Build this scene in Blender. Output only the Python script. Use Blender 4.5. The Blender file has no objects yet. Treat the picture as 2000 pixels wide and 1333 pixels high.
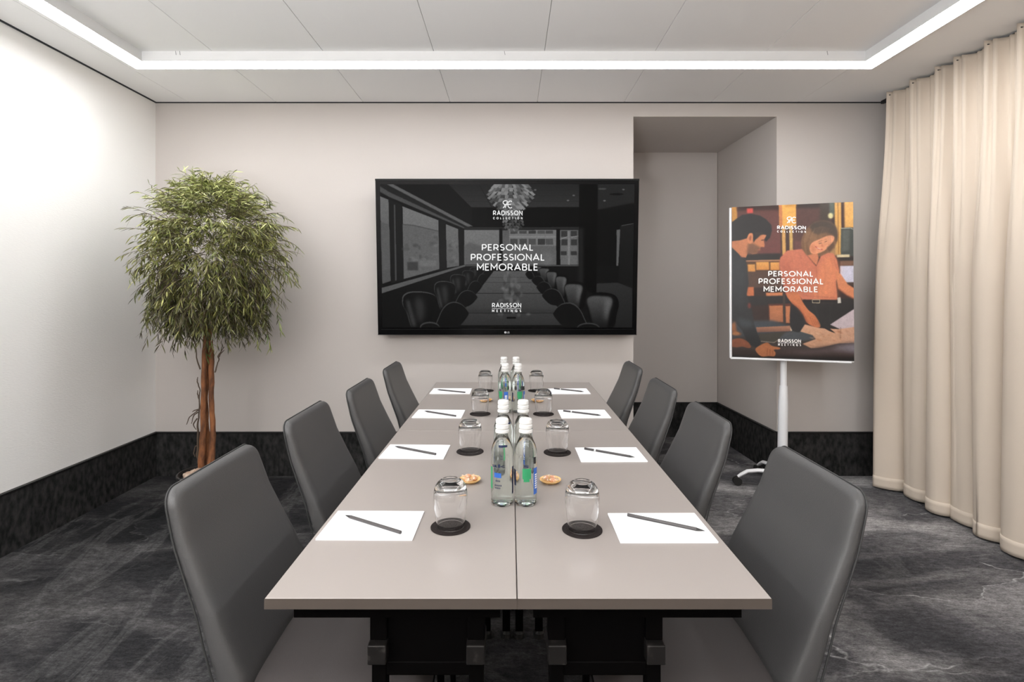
import bpy, bmesh, math, random
import numpy as np
from mathutils import Vector, Matrix
random.seed(7)
C = bpy.context.scene.collection
S = bpy.context.scene
PI = math.pi

# ------------------------------------------------------------------ camera
F, PX, PY, CH = 1045.0, 997.0, 566.0, 1.284     # focal length and principal point in photo pixels, eye height
cam = bpy.data.cameras.new('camera')
cam.sensor_width = 36.0
cam.sensor_fit = 'HORIZONTAL'
cam.lens = F / 2000 * 36
cam.shift_x = (1000 - PX) / 2000
cam.shift_y = -(666.5 - PY) / 2000
cam.clip_start = 0.02
camo = bpy.data.objects.new('camera', cam)
camo.location = (0, 0, CH)
camo.rotation_euler = (PI / 2, 0, 0)
C.objects.link(camo)
S.camera = camo

# ------------------------------------------------------------------ view, world, light levels
S.view_settings.view_transform = 'Standard'
S.view_settings.look = 'None'
S.view_settings.gamma = 1
S.view_settings.use_curve_mapping = False
S.view_settings.exposure = 0.12
w = bpy.data.worlds.new('world')
S.world = w
w.use_nodes = True
w.node_tree.nodes['Background'].inputs[0].default_value = (1, 1, 1, 1)
w.node_tree.nodes['Background'].inputs[1].default_value = 0.05
RING_STRENGTH = 21.0
BOUNCE_WATTS = 150.0
# added unseen fill lamp behind the camera, aimed up to brighten ceiling and fronts
fl = bpy.data.lights.new('bounce_fill', 'AREA')
fl.shape = 'DISK'
fl.size = 0.5
fl.energy = BOUNCE_WATTS
fl.color = (0.97, 0.985, 1)
flo = bpy.data.objects.new('bounce_fill', fl)
flo.location = (-0.9, -0.8, 1.05)
flo.rotation_euler = (PI, 0, 0)
C.objects.link(flo)


def P(px, py, Y):
    return Vector(((px - PX) * Y / F, Y, CH - (py - PY) * Y / F))


TZ = 0.74                                       # table-top height


def T(px, py, z=TZ):
    Y = (CH - z) * F / (py - PY)
    return Vector(((px - PX) * Y / F, Y, z))


# ------------------------------------------------------------------ materials
def lin(c):
    c = c / 255.0
    return c / 12.92 if c <= 0.04045 else ((c + 0.055) / 1.055) ** 2.4


def rgb(r, g, b):
    return (lin(r), lin(g), lin(b), 1)


def mat(name, col, rough=0.6, metal=0.0, spec=0.5, bump=None, mix=None, emit=None, trans=0, ior=1.45, coat=0):
    """bump=(scale, strength, stretch xyz, detail); mix=(colour2, scale, stretch, lo, hi)"""
    m = bpy.data.materials.new(name)
    m.use_nodes = True
    nt = m.node_tree
    b = nt.nodes['Principled BSDF']
    b.inputs['Base Color'].default_value = col
    b.inputs['Roughness'].default_value = rough
    b.inputs['Metallic'].default_value = metal
    b.inputs['Specular IOR Level'].default_value = spec
    b.inputs['IOR'].default_value = ior
    b.inputs['Transmission Weight'].default_value = trans
    b.inputs['Coat Weight'].default_value = coat
    if emit:
        b.inputs['Emission Color'].default_value = emit[0]
        b.inputs['Emission Strength'].default_value = emit[1]

    def noise(scale, stretch, detail):
        tc = nt.nodes.new('ShaderNodeTexCoord')
        mp = nt.nodes.new('ShaderNodeMapping')
        mp.inputs['Scale'].default_value = stretch
        nt.links.new(tc.outputs['Object'], mp.inputs[0])
        n = nt.nodes.new('ShaderNodeTexNoise')
        n.inputs['Scale'].default_value = scale
        n.inputs['Detail'].default_value = detail
        nt.links.new(mp.outputs[0], n.inputs['Vector'])
        return n
    if mix:
        n = noise(mix[1], mix[2], 6)
        cr = nt.nodes.new('ShaderNodeValToRGB')
        cr.color_ramp.elements[0].position = mix[3]
        cr.color_ramp.elements[1].position = mix[4]
        cr.color_ramp.elements[0].color = col
        cr.color_ramp.elements[1].color = mix[0]
        nt.links.new(n.outputs['Fac'], cr.inputs[0])
        nt.links.new(cr.outputs[0], b.inputs['Base Color'])
    if bump:
        n = noise(bump[0], bump[2], bump[3])
        bp = nt.nodes.new('ShaderNodeBump')
        bp.inputs['Strength'].default_value = bump[1]
        bp.inputs['Distance'].default_value = 0.004
        nt.links.new(n.outputs['Fac'], bp.inputs['Height'])
        nt.links.new(bp.outputs[0], b.inputs['Normal'])
    return m


def attr_mat(name, rough=0.5, emit=0.0):
    m = bpy.data.materials.new(name)
    m.use_nodes = True
    nt = m.node_tree
    b = nt.nodes['Principled BSDF']
    a = nt.nodes.new('ShaderNodeAttribute')
    a.attribute_name = 'tone'
    nt.links.new(a.outputs['Color'], b.inputs['Base Color'])
    b.inputs['Roughness'].default_value = rough
    b.inputs['Subsurface Weight'].default_value = 0.0
    return m


M = {}
M['wall_white'] = mat('wall_white_plaster', rgb(246, 244, 241), 0.85, spec=0.25, bump=(60, 0.20, (1, 1, 4), 4))
M['wall'] = mat('wall_paint', rgb(199, 192, 187), 0.85, spec=0.25, bump=(90, 0.15, (1, 1, 5), 3))
M['ceiling'] = mat('ceiling_white', rgb(240, 239, 238), 0.8, spec=0.3)
M['joint'] = mat('joint_grey', rgb(165, 164, 163), 0.9)
M['gap'] = mat('shadow_gap_black', rgb(46, 48, 52), 0.8)
M['led_body'] = mat('lamp_housing_white', rgb(228, 228, 228), 0.5)
M['led'] = mat('lamp_diffuser', rgb(240, 240, 240), 0.5, emit=((0.97, 0.985, 1, 1), RING_STRENGTH))
M['skirt'] = mat('skirting_carpet', rgb(28, 28, 28), 0.95, spec=0.15, mix=(rgb(66, 65, 64), 42, (1, 1, .5), .34, .80),
                 bump=(300, 0.5, (1, 1, 1), 3))
M['skirt_cap'] = mat('skirting_cap', rgb(16, 16, 17), 0.5)
M['table'] = mat('grey_laminate', rgb(155, 147, 142), 0.32, spec=0.45, bump=(500, 0.03, (1, 1, 1), 2))
M['table_edge'] = mat('table_edge_band', rgb(84, 76, 70), 0.45, spec=.3)
M['black'] = mat('black_steel', rgb(6, 5, 5), 0.55, spec=.05)
M['block'] = mat('worn_black_plastic', rgb(27, 25, 24), 0.3, mix=(rgb(64, 60, 58), 60, (1, 1, 1), .58, .8))
M['leather'] = mat('grey_leather', rgb(76, 75, 75), 0.42, spec=0.65, bump=(420, 0.18, (1, 1, 1), 4))
M['seat_leather'] = mat('seat_leather', rgb(66, 61, 60), 0.55, spec=.35, bump=(420, 0.10, (1, 1, 1), 4))
M['piping'] = mat('dark_piping', rgb(52, 52, 52), 0.5)
M['paper'] = mat('white_paper', rgb(250, 250, 252), 0.7)
M['pencil'] = mat('graphite_grey', rgb(74, 70, 70), 0.42)
M['pencil_tip'] = mat('graphite_tip', rgb(40, 38, 38), 0.4)
M['pencil_ring'] = mat('silver_ring', rgb(220, 220, 220), 0.3)
M['coaster'] = mat('black_coaster', rgb(34, 28, 27), 0.7, spec=.2, bump=(200, 0.2, (1, 1, 1), 2))
M['glass'] = mat('clear_glass', (1, 1, 1, 1), 0.0, trans=1, ior=1.45)
M['bottle_glass'] = mat('bottle_glass', (0.97, 1, 0.98, 1), 0.0, trans=1, ior=1.45)
M['water'] = mat('water', (0.98, 1, 0.99, 1), 0.0, trans=1, ior=1.33)
M['cap'] = mat('white_cap', rgb(226, 226, 224), 0.35)
M['green'] = mat('label_green', rgb(48, 146, 96), 0.5)
M['blue'] = mat('label_blue', rgb(50, 100, 185), 0.5)
M['navy'] = mat('bottle_navy', rgb(34, 44, 78), 0.5)
M['lwhite'] = mat('label_white', rgb(235, 238, 240), 0.5)
M['wood'] = mat('pale_wood', rgb(226, 178, 112), 0.45, mix=(rgb(244, 210, 150), 40, (1, 6, 1), .4, .7))
M['sweet'] = mat('brown_sweet', rgb(206, 150, 116), 0.35, mix=(rgb(246, 226, 208), 120, (1, 1, 1), .45, .6))
M['wrapper'] = mat('clear_wrapper', rgb(250, 240, 230), 0.12, trans=0.75, ior=1.2)
M['tv_black'] = mat('gloss_black', rgb(7, 7, 8), 0.22, spec=.15)
M['tv_rim'] = mat('satin_black', rgb(18, 19, 20), 0.35, spec=.2)
M['tv_text'] = mat('lit_white', rgb(10, 10, 10), 0.4, emit=((0.80, 0.80, 0.80, 1), 1.0))
M['logo_grey'] = mat('logo_grey', rgb(190, 190, 192), 0.4)
M['print_white'] = mat('print_white', rgb(248, 246, 242), 0.35)
M['white_metal'] = mat('white_metal', rgb(238, 238, 240), 0.35)
M['grey_metal'] = mat('grey_metal', rgb(176, 178, 180), 0.3, metal=0.6)
M['caster'] = mat('black_caster', rgb(40, 39, 38), 0.4)
M['curtain'] = mat('cream_curtain', rgb(214, 200, 184), 0.8, spec=0.2, bump=(900, 0.12, (1, 1, .2), 2))
M['rail'] = mat('rail_black', rgb(28, 28, 30), 0.5)
M['bark'] = mat('orange_bark', rgb(96, 62, 42), 0.85, mix=(rgb(158, 102, 64), 9, (4, 4, 1.2), .38, .66),
                bump=(45, 1.0, (2, 2, .7), 5))
M['twig'] = mat('dry_twig', rgb(92, 78, 66), 0.85)
M['pot'] = mat('dark_pot', rgb(44, 42, 42), 0.4)
M['pebble'] = mat('pale_pebbles', rgb(206, 184, 166), 0.8, mix=(rgb(160, 124, 100), 30, (1, 1, 1), .4, .7))
M['leaf'] = attr_mat('leaf_green', 0.42)


def carpet():
    m = bpy.data.materials.new('slate_carpet')
    m.use_nodes = True
    nt = m.node_tree
    b = nt.nodes['Principled BSDF']
    b.inputs['Roughness'].default_value = 0.95
    b.inputs['Specular IOR Level'].default_value = 0.15
    tc = nt.nodes.new('ShaderNodeTexCoord')

    def mapping(rot, sc, loc=(0, 0, 0)):
        mp = nt.nodes.new('ShaderNodeMapping')
        mp.inputs['Rotation'].default_value = (0, 0, rot)
        mp.inputs['Scale'].default_value = sc
        mp.inputs['Location'].default_value = loc
        nt.links.new(tc.outputs['Object'], mp.inputs[0])
        return mp

    def noise(vec, scale, detail, rough=0.6, dist=0.0):
        n = nt.nodes.new('ShaderNodeTexNoise')
        n.inputs['Scale'].default_value = scale
        n.inputs['Detail'].default_value = detail
        n.inputs['Roughness'].default_value = rough
        n.inputs['Distortion'].default_value = dist
        nt.links.new(vec.outputs[0], n.inputs['Vector'])
        return n

    def ramp(src, stops):
        r = nt.nodes.new('ShaderNodeValToRGB')
        e = r.color_ramp.elements
        while len(e) < len(stops):
            e.new(0.5)
        for i, (p, c) in enumerate(stops):
            e[i].position = p
            e[i].color = c if len(c) == 4 else (*c, 1)
        nt.links.new(src, r.inputs[0])
        return r

    def mixc(a, bb, fac, mode='MIX'):
        x = nt.nodes.new('ShaderNodeMix')
        x.data_type = 'RGBA'
        x.blend_type = mode
        if isinstance(fac, float):
            x.inputs[0].default_value = fac
        else:
            nt.links.new(fac, x.inputs[0])
        for sock, v in ((x.inputs[6], a), (x.inputs[7], bb)):
            if isinstance(v, tuple):
                sock.default_value = v
            else:
                nt.links.new(v, sock)
        return x.outputs[2]
    big = noise(mapping(-0.5, (1.0, 2.2, 1)), 1.15, 5, 0.6, 0.6)
    base = ramp(big.outputs['Fac'], [(0.30, rgb(44, 44, 46)), (0.46, rgb(62, 61, 63)), (0.60, rgb(104, 102, 102)), (0.8, rgb(146, 144, 143))])
    # slate flakes: distorted cells, alternately a little darker
    v1 = mapping(0.55, (1.0, 1.8, 1), (0.3, 0.1, 0))
    dn = noise(v1, 2.3, 4, 0.6)
    add = nt.nodes.new('ShaderNodeVectorMath')
    add.operation = 'MULTIPLY_ADD'
    add.inputs[1].default_value = (0.55, 0.55, 0)
    nt.links.new(dn.outputs['Color'], add.inputs[0])
    nt.links.new(v1.outputs[0], add.inputs[2])
    vor = nt.nodes.new('ShaderNodeTexVoronoi')
    vor.inputs['Scale'].default_value = 1.25
    nt.links.new(add.outputs[0], vor.inputs['Vector'])
    vord = nt.nodes.new('ShaderNodeTexVoronoi')
    vord.feature = 'DISTANCE_TO_EDGE'
    vord.inputs['Scale'].default_value = 1.25
    nt.links.new(add.outputs[0], vord.inputs['Vector'])
    cell = ramp(vor.outputs['Color'], [(0.2, (0.60, 0.60, 0.60)), (0.8, (1.15, 1.15, 1.15))])
    c1 = mixc(base.outputs[0], cell.outputs[0], 0.75, 'MULTIPLY')
    edge = ramp(vord.outputs['Distance'], [(0.0, (1, 1, 1)), (0.010, (0, 0, 0))])
    brk = ramp(noise(mapping(0, (1, 1, 1)), 2.4, 3).outputs['Fac'], [(0.47, (0, 0, 0)), (0.62, (0.60, 0.60, 0.60))])
    ef = mixc(edge.outputs[0], brk.outputs[0], 1.0, 'MULTIPLY')
    c2 = mixc(c1, rgb(150, 149, 148), ef)
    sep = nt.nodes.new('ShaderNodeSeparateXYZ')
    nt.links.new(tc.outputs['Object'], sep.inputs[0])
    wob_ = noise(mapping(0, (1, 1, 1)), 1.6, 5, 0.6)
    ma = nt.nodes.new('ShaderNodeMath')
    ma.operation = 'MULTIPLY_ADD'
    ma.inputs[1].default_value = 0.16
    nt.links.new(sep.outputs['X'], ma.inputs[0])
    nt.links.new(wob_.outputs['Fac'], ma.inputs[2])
    side_tone = ramp(ma.outputs[0], [(0.10, (0.46, 0.46, 0.46)), (0.45, (0.66, 0.66, 0.66)), (0.70, (1.5, 1.5, 1.5)), (1.0, (2.4, 2.4, 2.4))])  # carpet colour goes from dark on the left to pale on the right
    c2 = mixc(c2, side_tone.outputs[0], 1.0, 'MULTIPLY')
    streak = noise(mapping(0.3, (2.6, 0.95, 1), (0.7, 0.2, 0)), 1.3, 9, 0.7, 0.9)
    sk = ramp(streak.outputs['Fac'], [(0.52, (0, 0, 0)), (0.58, (0.20, 0.20, 0.20)), (0.64, (0.04, 0.04, 0.04)), (0.8, (0.22, 0.22, 0.22))])
    c2 = mixc(c2, rgb(122, 121, 120), sk.outputs[0])
    fine = noise(mapping(0.2, (1, 2.6, 1)), 24, 8, 0.75)
    ff = ramp(fine.outputs['Fac'], [(0.32, (0.40, 0.40, 0.40)), (0.68, (1.65, 1.65, 1.65))])
    c3 = mixc(c2, ff.outputs[0], 0.9, 'MULTIPLY')
    fleck = noise(mapping(0.1, (1, 1.8, 1)), 105, 4, 0.8)
    fk = ramp(fleck.outputs['Fac'], [(0.34, (0.55, 0.55, 0.55)), (0.66, (1.45, 1.45, 1.45))])
    c3 = mixc(c3, fk.outputs[0], 0.85, 'MULTIPLY')
    nt.links.new(c3, b.inputs['Base Color'])
    pile = noise(mapping(0, (1, 1, 1)), 260, 3, 0.7)
    bp = nt.nodes.new('ShaderNodeBump')
    bp.inputs['Strength'].default_value = 0.7
    bp.inputs['Distance'].default_value = 0.006
    nt.links.new(pile.outputs['Fac'], bp.inputs['Height'])
    nt.links.new(bp.outputs[0], b.inputs['Normal'])
    return m


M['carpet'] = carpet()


# ------------------------------------------------------------------ mesh helpers
def box(bm, a, b, bevel=0.0, seg=2):
    x0, y0, z0 = a
    x1, y1, z1 = b
    r = bmesh.ops.create_cube(bm, size=1.0)
    vs = r['verts']
    bmesh.ops.scale(bm, vec=(x1 - x0, y1 - y0, z1 - z0), verts=vs)
    bmesh.ops.translate(bm, vec=((x0 + x1) / 2, (y0 + y1) / 2, (z0 + z1) / 2), verts=vs)
    if bevel:
        es = list({e for v in vs for e in v.link_edges})
        bmesh.ops.bevel(bm, geom=es, offset=bevel, segments=seg, affect='EDGES', profile=0.5)


def rings(bm, rs, cap0=True, cap1=True, closed=True):
    """loft a list of rings (each a list of points)"""
    n = len(rs[0])
    vs = [[bm.verts.new(p) for p in r] for r in rs]
    for i in range(len(rs) - 1):
        for j in range(n if closed else n - 1):
            k = (j + 1) % n
            bm.faces.new((vs[i][j], vs[i][k], vs[i + 1][k], vs[i + 1][j]))
    if cap0:
        bm.faces.new(list(reversed(vs[0])))
    if cap1:
        bm.faces.new(vs[-1])
    return vs


def tube(bm, pts, rad, seg=8, flat=1.0):
    pts = [Vector(p) for p in pts]
    if not hasattr(rad, '__len__'):
        rad = [rad] * len(pts)
    up = None
    rs = []
    for i, p in enumerate(pts):
        d = (pts[min(i + 1, len(pts) - 1)] - pts[max(i - 1, 0)]).normalized()
        if up is None:
            up = Vector((0, 0, 1)) if abs(d.z) < 0.9 else Vector((1, 0, 0))
        s = d.cross(up)
        s.normalize()
        u = s.cross(d).normalized()
        up = u
        rs.append([p + s * rad[i] * math.cos(a) + u * rad[i] * flat * math.sin(a)
                   for a in (2 * PI * k / seg for k in range(seg))])
    rings(bm, rs)


def lathe(bm, prof, seg=32, c=(0, 0, 0), caps=(True, True)):
    rs = []
    for r, z in prof:
        rs.append([Vector((c[0] + r * math.cos(2 * PI * k / seg), c[1] + r * math.sin(2 * PI * k / seg), c[2] + z)) for k in range(seg)])
    rings(bm, rs, *caps)


def obj(name, bm, m, parent=None, smooth=False, sharp=35):
    me = bpy.data.meshes.new(name)
    bmesh.ops.recalc_face_normals(bm, faces=bm.faces)
    bm.to_mesh(me)
    bm.free()
    for mm in (m if isinstance(m, (list, tuple)) else [m]):
        me.materials.append(mm)
    if smooth:
        me.polygons.foreach_set('use_smooth', [True] * len(me.polygons))
        try:
            me.set_sharp_from_angle(angle=math.radians(sharp))
        except Exception:
            pass
    o = bpy.data.objects.new(name, me)
    C.objects.link(o)
    if parent:
        o.parent = parent
    return o


def NB():
    return bmesh.new()


def thing(name, label, cat, loc=(0, 0, 0), rz=0, group=None):
    o = bpy.data.objects.new(name, None)
    o.empty_display_size = 0.1
    C.objects.link(o)
    o.location = loc
    o.rotation_euler = (0, 0, rz)
    tag(o, label, cat, group)
    return o


def tag(o, label, cat, group=None):
    o['label'] = label
    o['category'] = cat
    if group:
        o['group'] = group
    return o


def dup(root, loc, rz, label):
    r = root.copy()
    C.objects.link(r)
    r.location = loc
    r.rotation_euler = (0, 0, rz)
    r['label'] = label
    for ch in list(root.children):
        c = ch.copy()
        C.objects.link(c)
        c.parent = r
        for g in list(ch.children):
            d = g.copy()
            C.objects.link(d)
            d.parent = c
    return r


def struct(name, bm, m, parent=None, label=None, smooth=False):
    o = obj(name, bm, m, parent, smooth)
    if parent is None:
        o['kind'] = 'structure'
        o['label'] = label
    return o


# ------------------------------------------------------------------ room shell
XL, XR, YB, YF, ZC = -2.454, 2.72, 3.70, -2.2, 2.578
NX0, NX1, NX1B, NY, NZ = 0.85, 1.841, 1.805, 4.67, 2.481       # the niche beside the screen

bm = NB()
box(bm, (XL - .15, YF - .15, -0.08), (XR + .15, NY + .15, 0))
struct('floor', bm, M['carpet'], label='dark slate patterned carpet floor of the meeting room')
bm = NB()
box(bm, (XL - .15, YF - .15, 0), (XL, YB + .1, ZC + .03))
struct('wall_left', bm, M['wall_white'], label='pale textured wall on the left of the room')
bm = NB()
box(bm, (XR, YF - .15, 0), (XR + .15, YB + .1, ZC + .03))
struct('wall_right', bm, M['wall'], label='wall hidden behind the cream curtain')
bm = NB()
box(bm, (XL, YF - .15, 0), (XR, YF, ZC + .03))
struct('wall_front', bm, M['wall'], label='plain wall behind the camera')
bm = NB()
box(bm, (XL, YB, 0), (NX0, NY + .12, ZC + .03))                 # left of the niche
box(bm, (NX0, YB, NZ), (NX1, NY, ZC + .03))                     # lintel over the niche
box(bm, (NX0, NY, 0), (NX1B, NY + .12, ZC + .03))               # niche back
rings(bm, [[Vector(p + (z,)) for p in ((NX1, YB), (XR, YB), (XR, NY + .12), (NX1B, NY + .12))] for z in (0, ZC + .03)])
struct('wall_back', bm, M['wall'], label='pale end wall with a deep square niche right of the screen')

# ceiling: backing slab and its long panels
bm = NB()
box(bm, (XL, YF, ZC + .012), (XR, YB, ZC + .06))
ceil = struct('ceiling', bm, M['joint'], label='white ceiling of long flush panels')
xs = [XL + .012, -2.22, -1.6175, -1.0165, -0.4166, 0.1850, 0.7850, 1.3850, 1.985, XR - .012]
ys = [YB - .012, 1.9, 0.1, -1.7, YF + .012]
for i in range(len(xs) - 1):
    for j in range(len(ys) - 1):
        bm = NB()
        g = 0.0011
        box(bm, (xs[i] + g, ys[j + 1] + g, ZC), (xs[i + 1] - g, ys[j] - g, ZC + .012), bevel=0.0012, seg=1)
        obj('ceiling_panel', bm, M['ceiling'], ceil)

# dark shadow gap where walls meet ceiling
for nm, a, b in (('trim_left', (XL, YF, ZC - .004), (XL + .011, YB, ZC + .011)),
                 ('trim_back', (XL + .011, YB - .011, ZC - .004), (XR, YB, ZC + .011))):
    bm = NB()
    box(bm, a, b)
    struct(nm, bm, M['gap'], label='thin dark shadow gap along the top of the wall, ' + nm.split('_')[1] + ' side')

# tall carpeted skirting
SH, ST = 0.302, 0.018


def skirting(name, p, q, label, joints=()):
    p, q = Vector(p), Vector(q)
    d = (q - p).normalized()
    n = Vector((d.y, -d.x))             # room side = right of travel
    bm = NB()
    rings(bm, [[Vector((a.x, a.y, z)) for a in (p, q, q + n * ST, p + n * ST)] for z in (0, SH - .008)])
    o = struct(name, bm, M['skirt'], label=label)
    bm = NB()
    t = ST + .004
    rings(bm, [[Vector((a.x, a.y, z)) for a in (p, q, q + n * t, p + n * t)] for z in (SH - .008, SH)])
    obj('skirting_cap', bm, M['skirt_cap'], o)
    for s in joints:
        bm = NB()
        c = p + d * s
        rings(bm, [[Vector((a.x, a.y, z)) for a in (c, c + d * .003, c + d * .003 + n * (ST + .0015), c + n * (ST + .0015))] for z in (0, SH - .008)])
        obj('skirting_joint', bm, M['skirt_cap'], o)
    return o


skirting('baseboard_left', (XL, YF), (XL, YB), 'tall dark carpeted skirting along the left wall', (2.2, 4.4))
skirting('baseboard_back', (XL, YB), (NX0, YB), 'tall dark carpeted skirting under the screen and behind the tree', (0.86, 2.4))
skirting('baseboard_niche', (NX0, NY), (NX1B, NY), 'tall dark skirting at the back of the niche')
skirting('baseboard_niche_side', (NX1B, NY), (NX1, YB), 'tall dark skirting on the side of the niche')
skirting('baseboard_corner', (NX1, YB), (XR, YB), 'tall dark skirting beside the curtain behind the easel')

# ------------------------------------------------------------------ ceiling light ring
LX0, LX1, LY0, LY1 = -2.103, 2.030, -1.55, 3.005
LW, LZ = 0.104, 2.524


def frame_ring(bm, x0, x1, y0, y1, wd, z0, z1):
    o = [(x0, y0), (x1, y0), (x1, y1), (x0, y1)]
    i = [(x0 + wd, y0 + wd), (x1 - wd, y0 + wd), (x1 - wd, y1 - wd), (x0 + wd, y1 - wd)]
    v = {}
    for z in (z0, z1):
        v['o', z] = [bm.verts.new(p + (z,)) for p in o]
        v['i', z] = [bm.verts.new(p + (z,)) for p in i]
    for k in range(4):
        n = (k + 1) % 4
        bm.faces.new((v['o', z0][k], v['o', z0][n], v['i', z0][n], v['i', z0][k]))
        bm.faces.new((v['o', z1][k], v['o', z1][n], v['i', z1][n], v['i', z1][k]))
        bm.faces.new((v['o', z0][k], v['o', z0][n], v['o', z1][n], v['o', z1][k]))
        bm.faces.new((v['i', z0][k], v['i', z0][n], v['i', z1][n], v['i', z1][k]))


lamp = thing('ceiling_light', 'bright white line of light running round the ceiling in a rectangle', 'light', (0, 0, ZC))
bm = NB()
frame_ring(bm, LX0, LX1, LY0, LY1, LW, LZ - ZC, 0)
obj('lamp_housing', bm, M['led_body'], lamp)
bm = NB()
frame_ring(bm, LX0 + .004, LX1 - .004, LY0 + .004, LY1 - .004, LW - .008, LZ - ZC - .0012, LZ - ZC)
obj('diffuser', bm, M['led'], lamp)
for px, py in ((343, 97), (351, 97), (985, 96), (1615, 104)):
    x = (px - PX) * 2.9 / F
    bm = NB()
    tube(bm, [(x, LY1 - LW - .003, -.001), (x + .004, LY1 - LW - .003, -.022)], .0009, 6)
    obj('hanging_wire', bm, M['gap'], lamp)

# ------------------------------------------------------------------ painted pictures (flat print / screen content)
def homography(src, dst):
    A, B = [], []
    for (x, y), (u, v) in zip(src, dst):
        A.append([x, y, 1, 0, 0, 0, -u * x, -u * y]); B.append(u)
        A.append([0, 0, 0, x, y, 1, -v * x, -v * y]); B.append(v)
    h = np.linalg.solve(np.array(A, float), np.array(B, float))
    return np.append(h, 1).reshape(3, 3)


def gblur(a, s):
    if s < 0.3:
        return a
    r = int(3 * s) + 1
    k = np.exp(-0.5 * (np.arange(-r, r + 1) / s) ** 2)
    k /= k.sum()
    for ax in (0, 1):
        pad = [(0, 0)] * a.ndim
        pad[ax] = (r, r)
        p = np.pad(a, pad, mode='edge')
        out = np.zeros_like(a)
        n = a.shape[ax]
        for i, wv in enumerate(k):
            out += wv * (p[i:i + n] if ax == 0 else p[:, i:i + n])
        a = out
    return a


class Canvas:
    def __init__(self, W, H, quad, base):
        self.W, self.H = W, H
        self.Hm = homography(quad, [(0, 0), (W, 0), (W, H), (0, H)])
        self.a = np.ones((H, W, 3)) * np.array(base, float)
        self.rng = np.random.default_rng(3)

    def tr(self, pts):
        p = np.array([(x, y, 1) for x, y in pts], float) @ self.Hm.T
        return p[:, :2] / p[:, 2:]

    def poly(self, pts, col, blur=0.7, alpha=1.0, smooth=False, grad=None):
        p = np.array(pts, float)
        if smooth:
            n = len(p)
            out = []
            for i in range(n):
                p0, p1, p2, p3 = p[i - 1], p[i], p[(i + 1) % n], p[(i + 2) % n]
                for t in (0, .25, .5, .75):
                    out.append(0.5 * ((2 * p1) + (-p0 + p2) * t + (2 * p0 - 5 * p1 + 4 * p2 - p3) * t * t + (-p0 + 3 * p1 - 3 * p2 + p3) * t ** 3))
            p = np.array(out)
        p = self.tr(p)
        r = int(3 * blur) + 2
        x0, y0 = np.floor(p.min(0)).astype(int) - r
        x1, y1 = np.ceil(p.max(0)).astype(int) + r
        x0, y0, x1, y1 = max(x0, 0), max(y0, 0), min(x1, self.W), min(y1, self.H)
        if x1 <= x0 or y1 <= y0:
            return
        gx = np.arange(x0, x1) + .5
        gy = (np.arange(y0, y1) + .5)[:, None]
        m = np.zeros((y1 - y0, x1 - x0), bool)
        for i in range(len(p)):
            (ax, ay), (bx, by) = p[i], p[(i + 1) % len(p)]
            if ay == by:
                continue
            c = (ay > gy) != (by > gy)
            xi = ax + (gy - ay) * (bx - ax) / (by - ay)
            m ^= c & (gx[None, :] < xi)
        mk = gblur(m.astype(float), blur)[..., None] * alpha
        col = np.array(col, float)
        if grad is not None:            # second colour at the bottom
            t = ((gy - gy[0]) / max(gy[-1, 0] - gy[0, 0], 1))[..., None]
            col = col * (1 - t) + np.array(grad, float) * t
        self.a[y0:y1, x0:x1] = self.a[y0:y1, x0:x1] * (1 - mk) + col * mk

    def rect(self, x0, y0, x1, y1, col, blur=0.7, alpha=1.0, grad=None):
        self.poly([(x0, y0), (x1, y0), (x1, y1), (x0, y1)], col, blur, alpha, grad=grad)

    def ell(self, cx, cy, rx, ry, col, blur=0.7, alpha=1.0, rot=0.0, grad=None):
        pts = []
        for k in range(28):
            a = 2 * PI * k / 28
            x, y = rx * math.cos(a), ry * math.sin(a)
            pts.append((cx + x * math.cos(rot) - y * math.sin(rot), cy + x * math.sin(rot) + y * math.cos(rot)))
        self.poly(pts, col, blur, alpha, grad=grad)

    def line(self, pts, wd, col, blur=0.6, alpha=1.0):
        for (ax, ay), (bx, by) in zip(pts[:-1], pts[1:]):
            L = math.hypot(bx - ax, by - ay) or 1
            nx, ny = -(by - ay) / L * wd / 2, (bx - ax) / L * wd / 2
            self.poly([(ax + nx, ay + ny), (bx + nx, by + ny), (bx - nx, by - ny), (ax - nx, ay - ny)], col, blur, alpha)

    def image(self, name, noise=0.0):
        a = self.a / 255.0
        if noise:
            a = a * (1 + noise * gblur(self.rng.standard_normal((self.H, self.W)), 1.2)[..., None] * 2)
        a = np.clip(a, 0, 1)[::-1]
        out = np.ones((self.H, self.W, 4), np.float32)
        out[..., :3] = a
        im = bpy.data.images.new(name, self.W, self.H)
        im.pixels.foreach_set(out.ravel())
        im.update()
        im.pack()
        return im


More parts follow.
